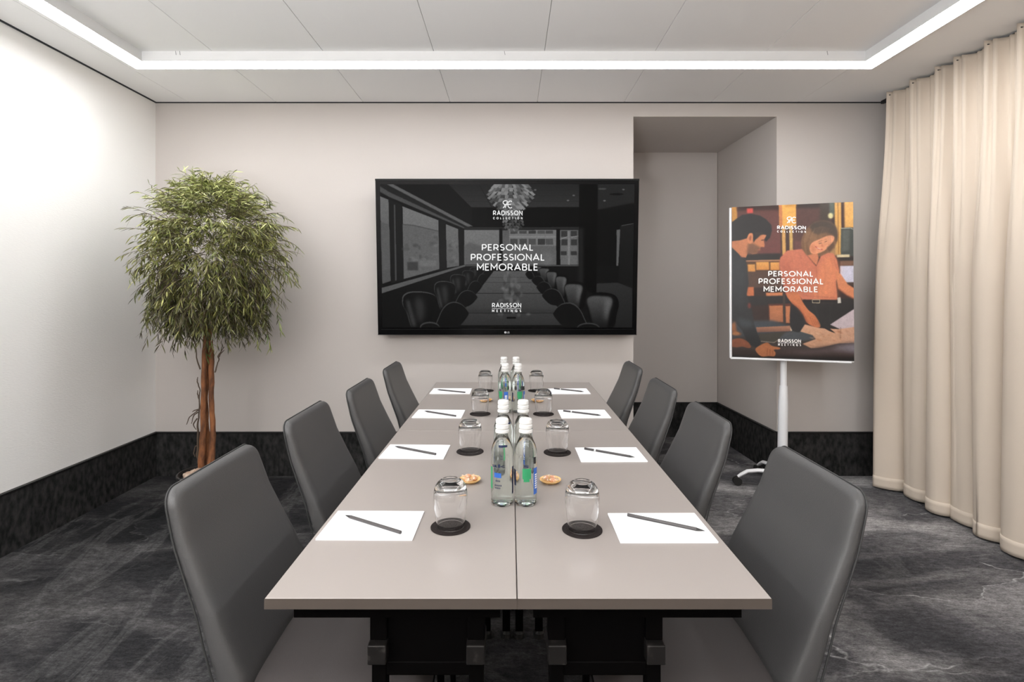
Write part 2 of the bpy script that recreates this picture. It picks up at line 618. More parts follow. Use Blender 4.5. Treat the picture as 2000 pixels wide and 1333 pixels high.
def paint_screen():
    cv = Canvas(900, 508, [(85, 105), (1893, 110), (1870, 1128), (92, 1128)], (13, 13, 13))
    g = lambda v: (v, v, v)
    R = random.Random(5)
    cv.poly([(570, 105), (1505, 105), (1505, 272), (735, 272)], g(30), 1, grad=g(44))
    for y in (150, 190, 230):
        cv.line([(600 + (y - 110) * 0.9, y), (1500, y)], 2, g(28))
    cv.line([(790, 105), (880, 270)], 4, g(22))
    cv.poly([(735, 272), (1505, 272), (1505, 412), (735, 412)], g(7), 1.5)
    cv.poly([(180, 105), (570, 105), (735, 272), (735, 405)], g(14), 1)
    cv.poly([(1632, 105), (1893, 105), (1893, 240), (1632, 290)], g(32), 2)
    for x, y in ((1190, 148), (1462, 188), (1422, 224), (1680, 226), (1815, 147)):
        cv.ell(x, y, 9, 5, g(96), 1)
    cv.ell(1665, 142, 30, 7, g(62), 1)
    cv.ell(1765, 180, 50, 7, g(10), 1)
    # light rails of the window wall
    cv.poly([(85, 105), (135, 105), (735, 405), (690, 425), (85, 165)], g(24), .8)
    cv.poly([(133, 105), (180, 105), (745, 405), (705, 408)], g(84), 1.0)
    cv.poly([(85, 118), (85, 158), (150, 195), (690, 425), (690, 415), (150, 160)], g(66), 1.2)
    # windows
    cv.poly([(85, 190), (145, 215), (155, 795), (95, 815)], g(98), .8, grad=g(72))
    cv.poly([(85, 375), (145, 390), (155, 795), (95, 815)], g(74), 1, .7)
    cv.poly([(95, 430), (205, 432), (205, 700), (95, 720)], g(84), 1, .5)
    cv.poly([(148, 215), (238, 250), (250, 785), (155, 815)], g(20), .8)
    cv.poly([(182, 250), (192, 250), (198, 790), (186, 795)], g(62), .8)
    cv.poly([(244, 262), (500, 362), (502, 710), (250, 780)], g(104), .8, grad=g(90))
    cv.poly([(244, 390), (310, 396), (500, 442), (502, 710), (250, 780)], g(86), 1.5)
    cv.line([(248, 392), (320, 398), (500, 440)], 6, g(62), 1)
    for i in range(26):
        x, y = R.uniform(255, 490), R.uniform(460, 690)
        cv.ell(x, y, R.uniform(8, 30), R.uniform(5, 16), g(R.choice([58, 66, 98, 104, 74])), 2, .6)
    cv.rect(275, 660, 350, 720, g(46), 2, .8)
    cv.rect(360, 650, 480, 690, g(108), 2, .5)
    cv.poly([(500, 350), (550, 375), (552, 705), (504, 715)], g(18), .8)
    cv.poly([(552, 390), (640, 425), (645, 688), (556, 702)], g(98), .8, grad=g(82))
    for i in range(10):
        cv.ell(R.uniform(560, 635), R.uniform(500, 660), R.uniform(8, 22), R.uniform(5, 14), g(R.choice([60, 70, 104])), 2, .6)
    cv.poly([(640, 420), (682, 430), (684, 685), (646, 690)], g(16), .8)
    cv.rect(682, 412, 1500, 432, g(34), .8)
    cv.rect(682, 432, 932, 678, g(104), .8, grad=g(96))
    cv.poly([(682, 540), (720, 520), (800, 545), (932, 530), (932, 678), (682, 678)], g(82), 2)
    cv.rect(932, 420, 955, 680, g(16), .8)
    cv.rect(955, 434, 1337, 680, g(80), .8, grad=g(92))
    cv.rect(1003, 434, 1337, 546, g(104), 1)
    for y0, y1 in ((438, 460), (495, 538)):
        for x0 in (1010, 1075, 1140, 1205, 1262):
            cv.rect(x0, y0, x0 + 52, y1, g(R.choice([50, 62, 70])), .8)
    cv.rect(1003, 478, 1337, 486, g(118), .8)
    cv.rect(955, 556, 1337, 680, g(84), 2, .7)
    cv.ell(1270, 640, 40, 50, g(98), 4, .7)
    cv.rect(1337, 425, 1364, 685, g(12), .8)
    cv.rect(1364, 434, 1495, 680, g(92), .8)
    for x0 in (1372, 1440):
        for y0 in (440, 500):
            cv.rect(x0, y0, x0 + 44, y0 + 42, g(48), 1)
    cv.line([(1364, 500), (1420, 480)], 6, g(120)), cv.line([(1440, 484), (1495, 476)], 6, g(120))
    cv.rect(1418, 440, 1432, 680, g(112), 1)
    cv.rect(1368, 585, 1410, 612, g(46), 1), cv.rect(1440, 585, 1482, 612, g(46), 1)
    # sill and lower walls
    cv.poly([(88, 845), (690, 678), (690, 692), (90, 885)], g(78), .8)
    cv.poly([(90, 885), (690, 692), (1500, 692), (1500, 1128), (90, 1128)], g(13), .8)
    cv.rect(690, 682, 1500, 690, g(72), .8)
    # right side
    cv.rect(1500, 290, 1885, 690, g(10), 1)
    cv.poly([(1765, 432), (1792, 430), (1775, 690), (1762, 690)], g(84), 1)
    cv.poly([(1792, 400), (1890, 386), (1872, 845), (1778, 808)], g(24), 1, grad=g(16))
    cv.line([(1800, 404), (1885, 388)], 5, g(64))
    cv.poly([(1600, 815), (1770, 808), (1872, 848), (1872, 1128), (1560, 1128)], g(40), 1.2, grad=g(26))
    cv.poly([(1503, 105), (1632, 105), (1618, 900), (1495, 830)], g(4), .8)
    cv.poly([(1496, 420), (1530, 420), (1525, 830), (1492, 830)], g(26), 4)
    # table
    cv.poly([(890, 725), (1125, 725), (1452, 1112), (588, 1115)], g(80), 1, grad=g(40))
    for y, c in ((770, 60), (806, 52), (884, 26), (1025, 22)):
        xl = 890 - (y - 725) * 302 / 390
        xr = 1125 + (y - 725) * 327 / 390
        cv.line([(xl, y), (xr, y)], 4, g(c), .8)
    cv.poly([(640, 1000), (1360, 1000), (1370, 1025), (620, 1025)], g(40), 4, .5)
    cv.rect(580, 1112, 1460, 1128, g(10), 1)
    # glassware down the middle
    for i in range(46):
        y = R.uniform(735, 1040)
        sp = 30 + (y - 735) * .3
        cv.ell(1015 + R.uniform(-sp, sp), y, R.uniform(5, 22), R.uniform(8, 40), g(R.choice([104, 92, 60, 40, 118])), 2, .45)
    cv.rect(980, 1053, 1045, 1064, g(8), 1)
    # chairs, far to near
    BL = [(.0, .24), (.04, .10), (.22, .01), (.55, .0), (.80, .04), (.96, .12), (1.0, .28), (.92, .52), (.80, .80), (.68, 1.0), (.30, 1.04), (.12, .56), (.02, .40)]
    IL = [(.08, .24), (.16, .13), (.40, .07), (.75, .10), (.92, .20), (.93, .34), (.85, .56), (.72, .90), (.40, .96), (.22, .60)]

    def chair_l(x0, y0, x1, y1):
        f = lambda ps, dx=0, dy=0: [(x0 + u * (x1 - x0) + dx, y0 + v * (y1 - y0) + dy) for u, v in ps]
        k = (x1 - x0) / 245
        cv.poly(f(BL), g(66), 1, smooth=True)
        cv.poly(f(BL, 6 * k, 8 * k), g(11), 1, smooth=True)
        cv.poly(f([(.12, .30), (.20, .24), (.30, .55), (.40, .95), (.28, .95), (.18, .60)]), g(50), 4 * k + .8, smooth=True)
        cv.poly(f([(.36, .22), (.58, .20), (.66, .50), (.58, .85), (.45, .80)]), g(44), 9 * k + 1, smooth=True)

    def seat(x0, y0, x1, y1, sgn):
        w_, h_ = x1 - x0, y1 - y0
        ps = [(.0, 1.0), (.08, .55), (.25, .18), (.50, .0), (.78, .06), (.98, .30), (1.0, .50), (.60, 1.0)]
        if sgn < 0:
            ps = [(1 - u, v) for u, v in ps]
        cv.poly([(x0 + u * w_, y0 + v * h_) for u, v in ps], g(56), 1, smooth=True)
        cv.poly([(x0 + u * w_ + 3 * sgn, y0 + v * h_ + 7 * w_ / 200) for u, v in ps], g(13), 1, smooth=True)

    def chair_r(x0, y0, x1, y1):
        f = lambda ps: [(x0 + u * (x1 - x0), y0 + v * (y1 - y0)) for u, v in ps]
        k = (x1 - x0) / 230
        cv.poly(f([(.0, .24), (.10, .08), (.35, .0), (.70, .02), (.92, .12), (1.0, .34), (.93, .62), (.80, 1.02), (.20, 1.02), (.06, .55)]), g(7), 1, smooth=True)
        cv.poly(f([(.02, .24), (.12, .12), (.40, .10), (.74, .14), (.80, .30), (.70, .60), (.62, 1.0), (.26, 1.0), (.10, .52)]), g(78), 2 * k + .8, smooth=True, grad=g(18))
        cv.poly(f([(.60, .22), (.76, .20), (.74, .40), (.60, .80), (.56, .60)]), g(98), 6 * k + 1, .7, smooth=True)
    for q in ((745, 692, 800, 740), (720, 698, 792, 775), (665, 720, 748, 830), (580, 748, 688, 885), (465, 797, 612, 990), (235, 870, 480, 1125)):
        chair_l(*q)
    for q in ((805, 722, 850, 770), (770, 745, 840, 810), (700, 795, 800, 880), (615, 862, 765, 970), (480, 945, 700, 1128)):
        seat(*q, 1)
    for q in ((1190, 690, 1240, 740), (1210, 698, 1302, 790), (1262, 720, 1355, 840), (1328, 750, 1425, 905), (1390, 800, 1552, 990), (1545, 878, 1778, 1128)):
        chair_r(*q)
    for q in ((1120, 722, 1180, 780), (1165, 760, 1260, 830), (1200, 800, 1310, 890), (1240, 850, 1390, 960), (1320, 950, 1545, 1128)):
        seat(*q, -1)
    cv.ell(430, 1125, 70, 38, g(56), 1), cv.ell(432, 1134, 68, 36, g(14), 1)
    cv.ell(1560, 1130, 80, 36, g(52), 1), cv.ell(1560, 1138, 78, 34, g(12), 1)
    # layered pendant lamp
    for lay in range(9):
        y = 118 + lay * 25
        wv = (115, 138, 143, 138, 122, 100, 72, 40, 30)[lay]
        n = 11
        for k in range(n):
            t = (k + .5 + R.uniform(-.2, .2)) / n * 2 - 1
            x = 1018 + t * wv
            cv.poly([(x - 16, y - 10), (x + 16, y - 10), (x + t * 30 + 12, y + 14), (x + t * 22, y + 26), (x + t * 30 - 14, y + 14)],
                    g(R.choice([64, 92, 112, 124, 80])), .8)
            cv.line([(x + t * 30 - 14, y + 17), (x + t * 22, y + 29), (x + t * 30 + 12, y + 17)], 4, g(30), .8)
    for lay in range(5):
        y = 350 + lay * 20
        wv = (64, 72, 68, 52, 28)[lay]
        for k in range(7):
            t = (k + .5 + R.uniform(-.2, .2)) / 7 * 2 - 1
            x = 1030 + t * wv
            cv.poly([(x - 12, y - 8), (x + 12, y - 8), (x + t * 14 + 8, y + 8), (x + t * 10, y + 16), (x + t * 14 - 9, y + 8)],
                    g(R.choice([44, 76, 100, 60])), .8)
    return cv.image('screen_picture', .05)


def paint_poster():
    cv = Canvas(620, 880, [(150, 100), (1945, 50), (1930, 2456), (85, 2341)], (52, 34, 29))
    R = random.Random(9)
    # shop shelves behind
    cv.rect(60, 0, 245, 420, (196, 138, 66), 2)
    cv.rect(225, 0, 860, 910, (92, 54, 48), 3, grad=(112, 62, 58))
    cv.rect(230, 0, 860, 150, (52, 30, 24), 6)
    cv.rect(370, 120, 460, 190, (204, 74, 64), 3)
    cv.rect(1030, 0, 1620, 860, (84, 54, 48), 3)
    cv.rect(1100, 0, 1600, 130, (44, 30, 24), 6)
    cv.rect(845, 0, 1095, 400, (228, 168, 84), 2)
    cv.rect(845, 0, 890, 400, (196, 122, 74), 2)
    cv.rect(920, 0, 1095, 110, (206, 146, 66), 5)
    cv.rect(878, 400, 935, 820, (208, 158, 92), 2)
    cv.rect(935, 420, 990, 800, (66, 44, 38), 2)
    cv.rect(988, 400, 1038, 780, (204, 164, 94), 2)
    cv.rect(1060, 620, 1180, 760, (104, 66, 60), 5)
    cv.rect(1450, 0, 1600, 380, (62, 50, 40), 6)
    cv.rect(1590, 40, 1665, 240, (84, 92, 82), 3)
    cv.ell(1608, 250, 40, 42, (226, 216, 160), 3)
    cv.rect(1668, 0, 1770, 830, (220, 166, 88), 2)
    cv.rect(1712, 0, 1724, 830, (150, 98, 44), 1.5)
    cv.rect(1768, 0, 1815, 430, (62, 34, 22), 2)
    cv.rect(1812, 0, 1960, 430, (230, 172, 92), 3)
    cv.poly([(1760, 440), (1900, 430), (1945, 450), (1940, 860), (1750, 840)], (58, 62, 58), 2)
    cv.poly([(1780, 460), (1890, 455), (1880, 760), (1760, 800)], (82, 86, 80), 5)
    cv.line([(1760, 440), (1900, 436), (1940, 455)], 10, (190, 196, 180), 1.5)
    cv.rect(1690, 830, 1885, 872, (216, 198, 158), 2)
    cv.rect(1690, 876, 1945, 925, (40, 32, 28), 2)
    cv.rect(1740, 925, 1945, 1000, (120, 86, 66), 3)
    cv.rect(1735, 1000, 1950, 1260, (206, 202, 218), 2)
    cv.rect(1735, 1250, 1950, 1300, (70, 52, 44), 3)
    cv.rect(300, 795, 860, 900, (40, 35, 33), 4)
    cv.rect(330, 888, 840, 912, (176, 126, 92), 1.5)
    cv.rect(340, 912, 850, 1060, (92, 60, 36), 2)
    for x0, x1, y0 in ((360, 468, 950), (484, 676, 918), (696, 832, 926)):
        cv.rect(x0, y0, x1, y0 + 118, (232, 168, 88), 2, grad=(212, 136, 66))
    cv.rect(340, 1058, 870, 1300, (84, 60, 48), 3)
    cv.rect(300, 1290, 440, 1425, (208, 116, 72), 2)
    cv.rect(620, 1380, 872, 1440, (208, 128, 84), 2)
    cv.rect(300, 1430, 1000, 1570, (38, 36, 36), 3)
    cv.rect(650, 1550, 985, 1850, (92, 46, 34), 2)
    cv.rect(664, 1578, 868, 1830, (196, 122, 80), 1.5, grad=(176, 110, 76))
    cv.rect(905, 1590, 976, 1845, (196, 122, 80), 1.5)
    cv.rect(868, 1400, 905, 1850, (62, 50, 44), 1.5)
    # worktop
    cv.poly([(60, 1800), (700, 1800), (1000, 1890), (1000, 2120), (60, 2120)], (64, 70, 76), 6)
    cv.poly([(60, 2060), (1000, 1960), (1960, 1950), (1960, 2500), (60, 2400)], (66, 56, 52), 5)
    cv.poly([(455, 1900), (985, 1888), (985, 1972), (470, 1978)], (200, 138, 106), 1.5, grad=(120, 82, 68))
    cv.ell(985, 1930, 15, 42, (228, 206, 178), 1)
    cv.poly([(500, 2000), (905, 1990), (910, 2030), (720, 2140), (520, 2112)], (70, 66, 58), 1.5)
    cv.line([(520, 2114), (720, 2140), (912, 2024)], 10, (176, 166, 148), 1.5)
    cv.poly([(920, 1985), (1150, 1975), (1300, 2040), (1350, 2090), (1180, 2120), (900, 2110), (800, 2090)], (78, 82, 86), 3, smooth=True)
    # trousers
    cv.poly([(1000, 1540), (1120, 1600), (1200, 1760), (1190, 1900), (1090, 1990), (970, 1900)], (34, 33, 35), 2, smooth=True)
    cv.poly([(1150, 1480), (1690, 1500), (1945, 1490), (1945, 1660), (1575, 1900), (1700, 1955), (1420, 1930), (1330, 1740), (1220, 1640)], (33, 31, 31), 2)
    # papers
    cv.poly([(1570, 1885), (1945, 1650), (1945, 1980), (1730, 1965)], (206, 188, 192), 1.5)
    cv.poly([(1118, 1980), (1190, 1873), (1420, 1935), (1700, 1958), (1945, 1930), (1945, 2180), (1700, 2175), (1400, 2240), (1280, 2242),
             (1150, 2170), (1350, 2100), (1300, 2040)], (222, 168, 134), 1.5)
    for i in range(30):
        x, y = R.uniform(1250, 1900), R.uniform(1975, 2170)
        cv.ell(x, y, R.uniform(10, 50), R.uniform(4, 14), R.choice([(196, 130, 90), (206, 150, 112), (236, 192, 160), (180, 120, 92)]), 2, .5, rot=.3)
    cv.line([(1170, 2180), (1400, 2225), (1700, 2170), (1930, 2140)], 10, (184, 130, 96), 2, .7)
    cv.line([(1730, 1930), (1720, 2120)], 8, (120, 86, 70), 1.5, .6)
    cv.rect(1740, 1960, 1925, 2150, (214, 168, 144), 5, .45)
    # front edge of worktop, roll of light on the sheet
    cv.poly([(60, 2230), (480, 2260), (1280, 2250), (1945, 2170), (1945, 2500), (60, 2400)], (58, 42, 38), 5)
    cv.poly([(700, 2270), (1300, 2260), (1945, 2180), (1945, 2320), (1200, 2330)], (98, 84, 84), 12)
    cv.poly([(1560, 2230), (1945, 2190), (1945, 2330), (1850, 2300)], (164, 156, 168), 14, .8)
    cv.poly([(60, 2310), (700, 2350), (1945, 2400), (1945, 2500), (60, 2400)], (22, 16, 15), 7)
    # woman
    cv.poly([(1180, 780), (1165, 610), (1220, 480), (1300, 385), (1400, 330), (1520, 318), (1640, 365), (1700, 460), (1705, 600), (1660, 720),
             (1570, 800), (1450, 850), (1290, 850)], (122, 88, 62), 2, smooth=True)
    cv.poly([(1290, 400), (1400, 330), (1520, 318), (1650, 370), (1705, 480), (1690, 640), (1640, 540), (1520, 500), (1380, 520)], (72, 58, 48), 5, smooth=True)
    for k in range(9):
        cv.line([(1250 + k * 18, 470 + k * 6), (1200 + k * 16, 620 + k * 18)], 12, (150, 112, 80), 2.5, .5)
    cv.poly([(1690, 640), (1660, 720), (1560, 820), (1640, 860), (1700, 830)], (196, 150, 96), 4, .8)
    cv.poly([(845, 860), (950, 755), (1170, 735), (1260, 850), (1380, 1000), (1450, 850), (1560, 800), (1640, 810), (1690, 900), (1725, 1080),
             (1672, 1230), (1690, 1480), (1680, 1512), (1165, 1505), (1090, 1400), (920, 1420), (860, 1180), (828, 960)], (204, 118, 90), 2)
    cv.poly([(1420, 1000), (1500, 870), (1640, 830), (1690, 940), (1720, 1080), (1665, 1230), (1680, 1490), (1300, 1490), (1400, 1250)], (228, 140, 96), 14, .8)
    for ln in ([(940, 930), (1000, 1060)], [(1250, 840), (1340, 960), (1380, 1000)], [(1640, 900), (1700, 1060)], [(1200, 1440), (1660, 1480)], [(1380, 1000), (1400, 1480)]):
        cv.line(ln, 12, (166, 88, 66), 3, .6)
    cv.poly([(1250, 830), (1400, 800), (1420, 880), (1385, 985), (1330, 930)], (206, 126, 90), 2)
    cv.poly([(1285, 720), (1330, 640), (1440, 592), (1560, 545), (1650, 556), (1645, 620), (1600, 680), (1560, 722), (1500, 770), (1430, 800), (1350, 815), (1300, 790)],
            (226, 150, 110), 1.5, smooth=True)
    cv.poly([(1290, 700), (1340, 660), (1380, 760), (1330, 810)], (196, 118, 82), 6, .7)
    cv.line([(1512, 640), (1550, 622)], 8, (84, 52, 42), 1.5)
    cv.line([(1414, 636), (1480, 612)], 8, (140, 92, 66), 2.5)
    cv.line([(1506, 612), (1552, 592)], 8, (150, 98, 70), 2.5)
    cv.line([(1425, 664), (1468, 648)], 8, (84, 54, 44), 1.5)
    cv.poly([(1470, 660), (1500, 700), (1478, 712), (1455, 700)], (192, 112, 80), 3, .8)
    cv.poly([(1560, 560), (1640, 560), (1640, 610), (1580, 640)], (236, 168, 128), 7, .7)
    cv.line([(1370, 700), (1420, 740), (1480, 752)], 12, (176, 72, 62), 1.5)
    cv.line([(1395, 722), (1455, 745)], 6, (244, 226, 210), .8)
    cv.poly([(1540, 720), (1600, 680), (1640, 640), (1660, 700), (1580, 790)], (92, 66, 50), 3, .8)
    cv.poly([(1665, 1050), (1750, 1130), (1850, 1280), (1945, 1340), (1945, 1500), (1830, 1440), (1700, 1340)], (216, 134, 92), 2)
    cv.line([(1690, 1330), (1830, 1440), (1940, 1500)], 18, (150, 84, 58), 4)
    cv.poly([(925, 1405), (1090, 1390), (1165, 1530), (1250, 1655), (1350, 1745), (1425, 1885), (1405, 1925), (1330, 1912), (1225, 1850), (1165, 1720), (1090, 1620), (990, 1530)],
            (210, 122, 78), 1.5, smooth=True)
    cv.line([(1000, 1530), (1100, 1625), (1175, 1730), (1230, 1850)], 26, (150, 78, 52), 5, .8)
    for k in range(4):
        cv.line([(1270 + k * 34, 1760 + k * 20), (1320 + k * 28, 1895 - k * 6)], 8, (160, 86, 56), 1.5, .8)
    cv.line([(1170, 1512), (1690, 1530)], 34, (28, 24, 23), 2)
    for ln in ([(1312, 1502), (1312, 1548), (1420, 1552), (1425, 1504), (1312, 1502)],):
        cv.line(ln, 9, (206, 190, 160), 1)
    cv.poly([(1690, 1480), (1735, 1470), (1745, 1560), (1690, 1565)], (214, 208, 196), 1.5)
    cv.poly([(1410, 1895), (1560, 1940), (1650, 2020), (1560, 1985)], (34, 28, 28), 1)
    cv.poly([(1530, 1890), (1620, 1925), (1705, 1952), (1600, 1945)], (30, 26, 26), 1)
    # hair, blouse and trouser folds of the woman
    for k in range(16):
        x = 1215 + k * 24
        cv.line([(x + 60, 400 + 6 * abs(k - 8)), (x + 10, 500 + 8 * k % 40), (x - 30 + 4 * k, 620 + 5 * k)], 7, R.choice([(156, 118, 82), (94, 68, 50), (176, 138, 96)]), 2, .45)
    for k in range(5):
        cv.line([(1190 + k * 16, 620), (1200 + k * 14, 720), (1225 + k * 12, 830)], 8, R.choice([(150, 112, 76), (104, 76, 54)]), 2.2, .6)
    cv.poly([(845, 900), (930, 790), (960, 1000), (980, 1380), (920, 1410), (860, 1180)], (168, 90, 70), 14, .55)
    for ln in ([(1000, 800), (1040, 960), (1010, 1120)], [(1120, 780), (1200, 930), (1290, 1060)], [(1500, 900), (1520, 1100), (1480, 1320)], [(1600, 870), (1640, 1060)],
               [(1180, 1120), (1150, 1300), (1190, 1480)], [(1300, 1240), (1330, 1480)], [(1560, 1240), (1540, 1490)], [(960, 1220), (1060, 1380)]):
        cv.line(ln, 16, (176, 96, 70), 5, .5)
        cv.line([(x + 20, y) for x, y in ln], 10, (232, 152, 116), 4, .4)
    cv.line([(1350, 1580), (1420, 1900)], 10, (58, 54, 54), 3, .6), cv.line([(1600, 1540), (1560, 1880)], 12, (54, 50, 50), 4, .6)
    # man
    cv.poly([(60, 640), (200, 715), (260, 840), (330, 870), (348, 1000), (365, 1231), (330, 1400), (400, 1620), (440, 1900), (525, 2130), (480, 2220),
             (330, 2150), (250, 1950), (60, 1700)], (42, 44, 46), 2)
    cv.poly([(150, 860), (280, 900), (320, 1200), (250, 1700), (150, 1500)], (54, 57, 60), 16, .7)
    cv.poly([(160, 1750), (380, 1800), (430, 1900), (250, 1900)], (72, 80, 86), 12, .7)
    cv.poly([(440, 480), (560, 490), (656, 484), (648, 540), (606, 590), (618, 660), (612, 700), (572, 694), (556, 700), (548, 745), (520, 752),
             (500, 792), (430, 800), (372, 770), (335, 850), (270, 835), (220, 780), (100, 660), (100, 600), (350, 560), (380, 500)], (198, 124, 84), 1.5)
    cv.poly([(372, 640), (450, 640), (560, 700), (548, 745), (505, 795), (400, 800), (350, 800)], (112, 78, 58), 5, .85)
    cv.line([(510, 738), (548, 728)], 10, (166, 88, 70), 1.5)
    cv.poly([(60, 380), (215, 270), (300, 215), (430, 202), (560, 230), (650, 285), (725, 370), (732, 450), (700, 560), (640, 615), (616, 590), (650, 520),
             (560, 492), (530, 540), (480, 590), (455, 630), (440, 500), (400, 478), (360, 560), (250, 590), (60, 605)], (34, 31, 31), 2)
    cv.poly([(480, 480), (570, 470), (640, 500), (560, 520), (500, 570)], (46, 38, 35), 3)
    cv.poly([(362, 570), (390, 500), (440, 486), (450, 540), (425, 630), (385, 635)], (212, 134, 92), 1.5, smooth=True)
    cv.poly([(392, 560), (415, 520), (425, 560), (405, 600)], (158, 88, 60), 2, smooth=True)
    cv.line([(570, 596), (606, 590)], 12, (60, 40, 34), 1.5)
    cv.poly([(80, 2090), (200, 2060), (320, 2110), (375, 2195), (330, 2215), (240, 2190), (150, 2200), (60, 2170)], (152, 88, 60), 2, smooth=True)
    cv.poly([(436, 2240), (520, 2170), (620, 2138), (690, 2190), (805, 2218), (800, 2244), (715, 2250), (742, 2300), (720, 2350), (640, 2345), (520, 2345)], (196, 120, 76), 1.5, smooth=True)
    for k in range(3):
        cv.line([(620 + k * 38, 2230 + k * 14), (610 + k * 44, 2335)], 10, (140, 78, 48), 2, .8)
    cv.poly([(95, 1840), (150, 1800), (165, 1950), (240, 1990), (220, 2020), (100, 2010)], (172, 104, 60), 5, .9)
    cv.ell(150, 1990, 55, 24, (208, 138, 84), 3, .7)
    cv.ell(365, 1570, 22, 45, (150, 60, 50), 4, .8)
    H, W = cv.H, cv.W
    gy, gx = np.mgrid[0:H, 0:W]
    gx, gy = gx / W, gy / H
    rough = gblur(cv.rng.standard_normal((H, W)), 7) * 13
    rough2 = gblur(cv.rng.standard_normal((H, W)), 2.5) * 4.5
    mood = (0.94 - .30 * np.clip(gy - .62, 0, 1) - .16 * np.clip(.35 - gx, 0, 1)) * (1 + .028 * rough + .02 * rough2)
    cv.a = gblur(cv.a, 1.0) * mood[..., None]
    return cv.image('poster_picture', .03)


def image_mat(name, im, emit, rough):
    m = bpy.data.materials.new(name)
    m.use_nodes = True
    nt = m.node_tree
    b = nt.nodes['Principled BSDF']
    t = nt.nodes.new('ShaderNodeTexImage')
    t.image = im
    t.extension = 'EXTEND'
    b.inputs['Roughness'].default_value = rough
    if emit:
        b.inputs['Specular IOR Level'].default_value = .04
        b.inputs['Base Color'].default_value = (.003, .003, .003, 1)
        nt.links.new(t.outputs[0], b.inputs['Emission Color'])
        b.inputs['Emission Strength'].default_value = emit
    else:
        nt.links.new(t.outputs[0], b.inputs['Base Color'])
    return m


class Plane:
    """a real flat surface: origin, right and up unit vectors; from a pixel to its own metres"""
    def __init__(self, o, ux, uy):
        self.o, self.ux, self.uy = Vector(o), Vector(ux).normalized(), Vector(uy).normalized()
        self.n = self.ux.cross(self.uy).normalized()       # towards the room

    def hit(self, px, py):
        d = Vector(((px - PX) / F, 1, -(py - PY) / F))
        c = Vector((0, 0, CH))
        t = (self.o - c).dot(self.n) / d.dot(self.n)
        q = c + d * t - self.o
        return q.dot(self.ux), q.dot(self.uy)

    def at(self, u, v, h=0.0):
        return self.o + self.ux * u + self.uy * v + self.n * h


def text_mesh(s, bold=0.0, spacing=1.0):
    cu = bpy.data.curves.new('text', 'FONT')
    cu.body = s
    cu.offset = bold
    cu.space_character = spacing
    o = bpy.data.objects.new('text', cu)
    C.objects.link(o)
    dg = bpy.context.evaluated_depsgraph_get()
    me = bpy.data.meshes.new_from_object(o.evaluated_get(dg))
    C.objects.unlink(o)
    bpy.data.objects.remove(o)
    co = np.array([v.co[:2] for v in me.vertices])
    lo, hi = co.min(0), co.max(0)
    pts = (co - lo) / (hi - lo)
    fs = [list(p.vertices) for p in me.polygons]
    bpy.data.meshes.remove(me)
    return pts, fs


def arc(cx, cy, rx, ry, a0, a1, n=14):
    return [(cx + rx * math.cos(math.radians(a0 + (a1 - a0) * k / n)), cy + ry * math.sin(math.radians(a0 + (a1 - a0) * k / n))) for k in range(n + 1)]


# plain geometric capitals drawn as strokes: letter -> (width, strokes), cap height 1
GLYPH = {
    'P': (.64, [[(0, 0), (0, 1)], [(0, 1)] + arc(.34, .70, .30, .30, 90, -90) + [(0, .40)]]),
    'R': (.68, [[(0, 0), (0, 1)], [(0, 1)] + arc(.35, .70, .30, .30, 90, -90) + [(0, .40)], [(.36, .40), (.68, 0)]]),
    'E': (.58, [[(.56, 1), (0, 1), (0, 0), (.58, 0)], [(0, .51), (.50, .51)]]),
    'F': (.56, [[(.56, 1), (0, 1), (0, 0)], [(0, .49), (.49, .49)]]),
    'L': (.53, [[(0, 1), (0, 0), (.53, 0)]]),
    'I': (.0, [[(0, 0), (0, 1)]]),
    'S': (.62, [arc(.31, .745, .27, .255, 38, 270) + arc(.31, .255, .31, .235, 90, -142)[1:]]),
    'O': (1.0, [arc(.5, .5, .5, .5, 90, 450, 28)]),
    'N': (.74, [[(0, 0), (0, 1), (.74, 0), (.74, 1)]]),
    'A': (.88, [[(0, 0), (.44, 1), (.88, 0)], [(.15, .30), (.73, .30)]]),
    'M': (.88, [[(0, 0), (0, 1), (.44, .34), (.88, 1), (.88, 0)]]),
    'B': (.66, [[(0, 0), (0, 1)], [(0, 1)] + arc(.36, .76, .24, .24, 90, -90) + [(0, .52)], [(.34, .52)] + arc(.39, .26, .26, .26, 90, -90) + [(0, 0)]]),
    'D': (.80, [[(0, 0), (0, 1)], [(0, 1)] + arc(.32, .5, .48, .5, 90, -90) + [(0, 0)]]),
    'C': (.86, [arc(.5, .5, .5, .5, 44, 316, 24)]),
    'G': (.92, [arc(.5, .5, .5, .5, 44, 330, 24) + [(.94, .20), (.94, .47), (.56, .47)]]),
    'T': (.66, [[(0, 1), (.66, 1)], [(.33, 1), (.33, 0)]]),
}


def ribbon(pts, wd, closed=False):
    """left and right edges of a mitred stroke"""
    L, Rr = [], []
    n = len(pts)
    for i in range(n):
        p = Vector(pts[i])
        a = Vector(pts[i - 1]) if i else (Vector(pts[-2]) if closed else None)
        b = Vector(pts[i + 1]) if i < n - 1 else (Vector(pts[1]) if closed else None)
        d0 = (p - a).normalized() if a is not None else (b - p).normalized()
        d1 = (b - p).normalized() if b is not None else d0
        m = d0 + d1
        m = m.normalized() if m.length > 1e-4 else d0
        nn = Vector((-m.y, m.x))
        c = max(abs(nn.dot(Vector((-d0.y, d0.x)))), .38)
        L.append(p + nn * (wd / 2 / c))
        Rr.append(p - nn * (wd / 2 / c))
    return L, Rr


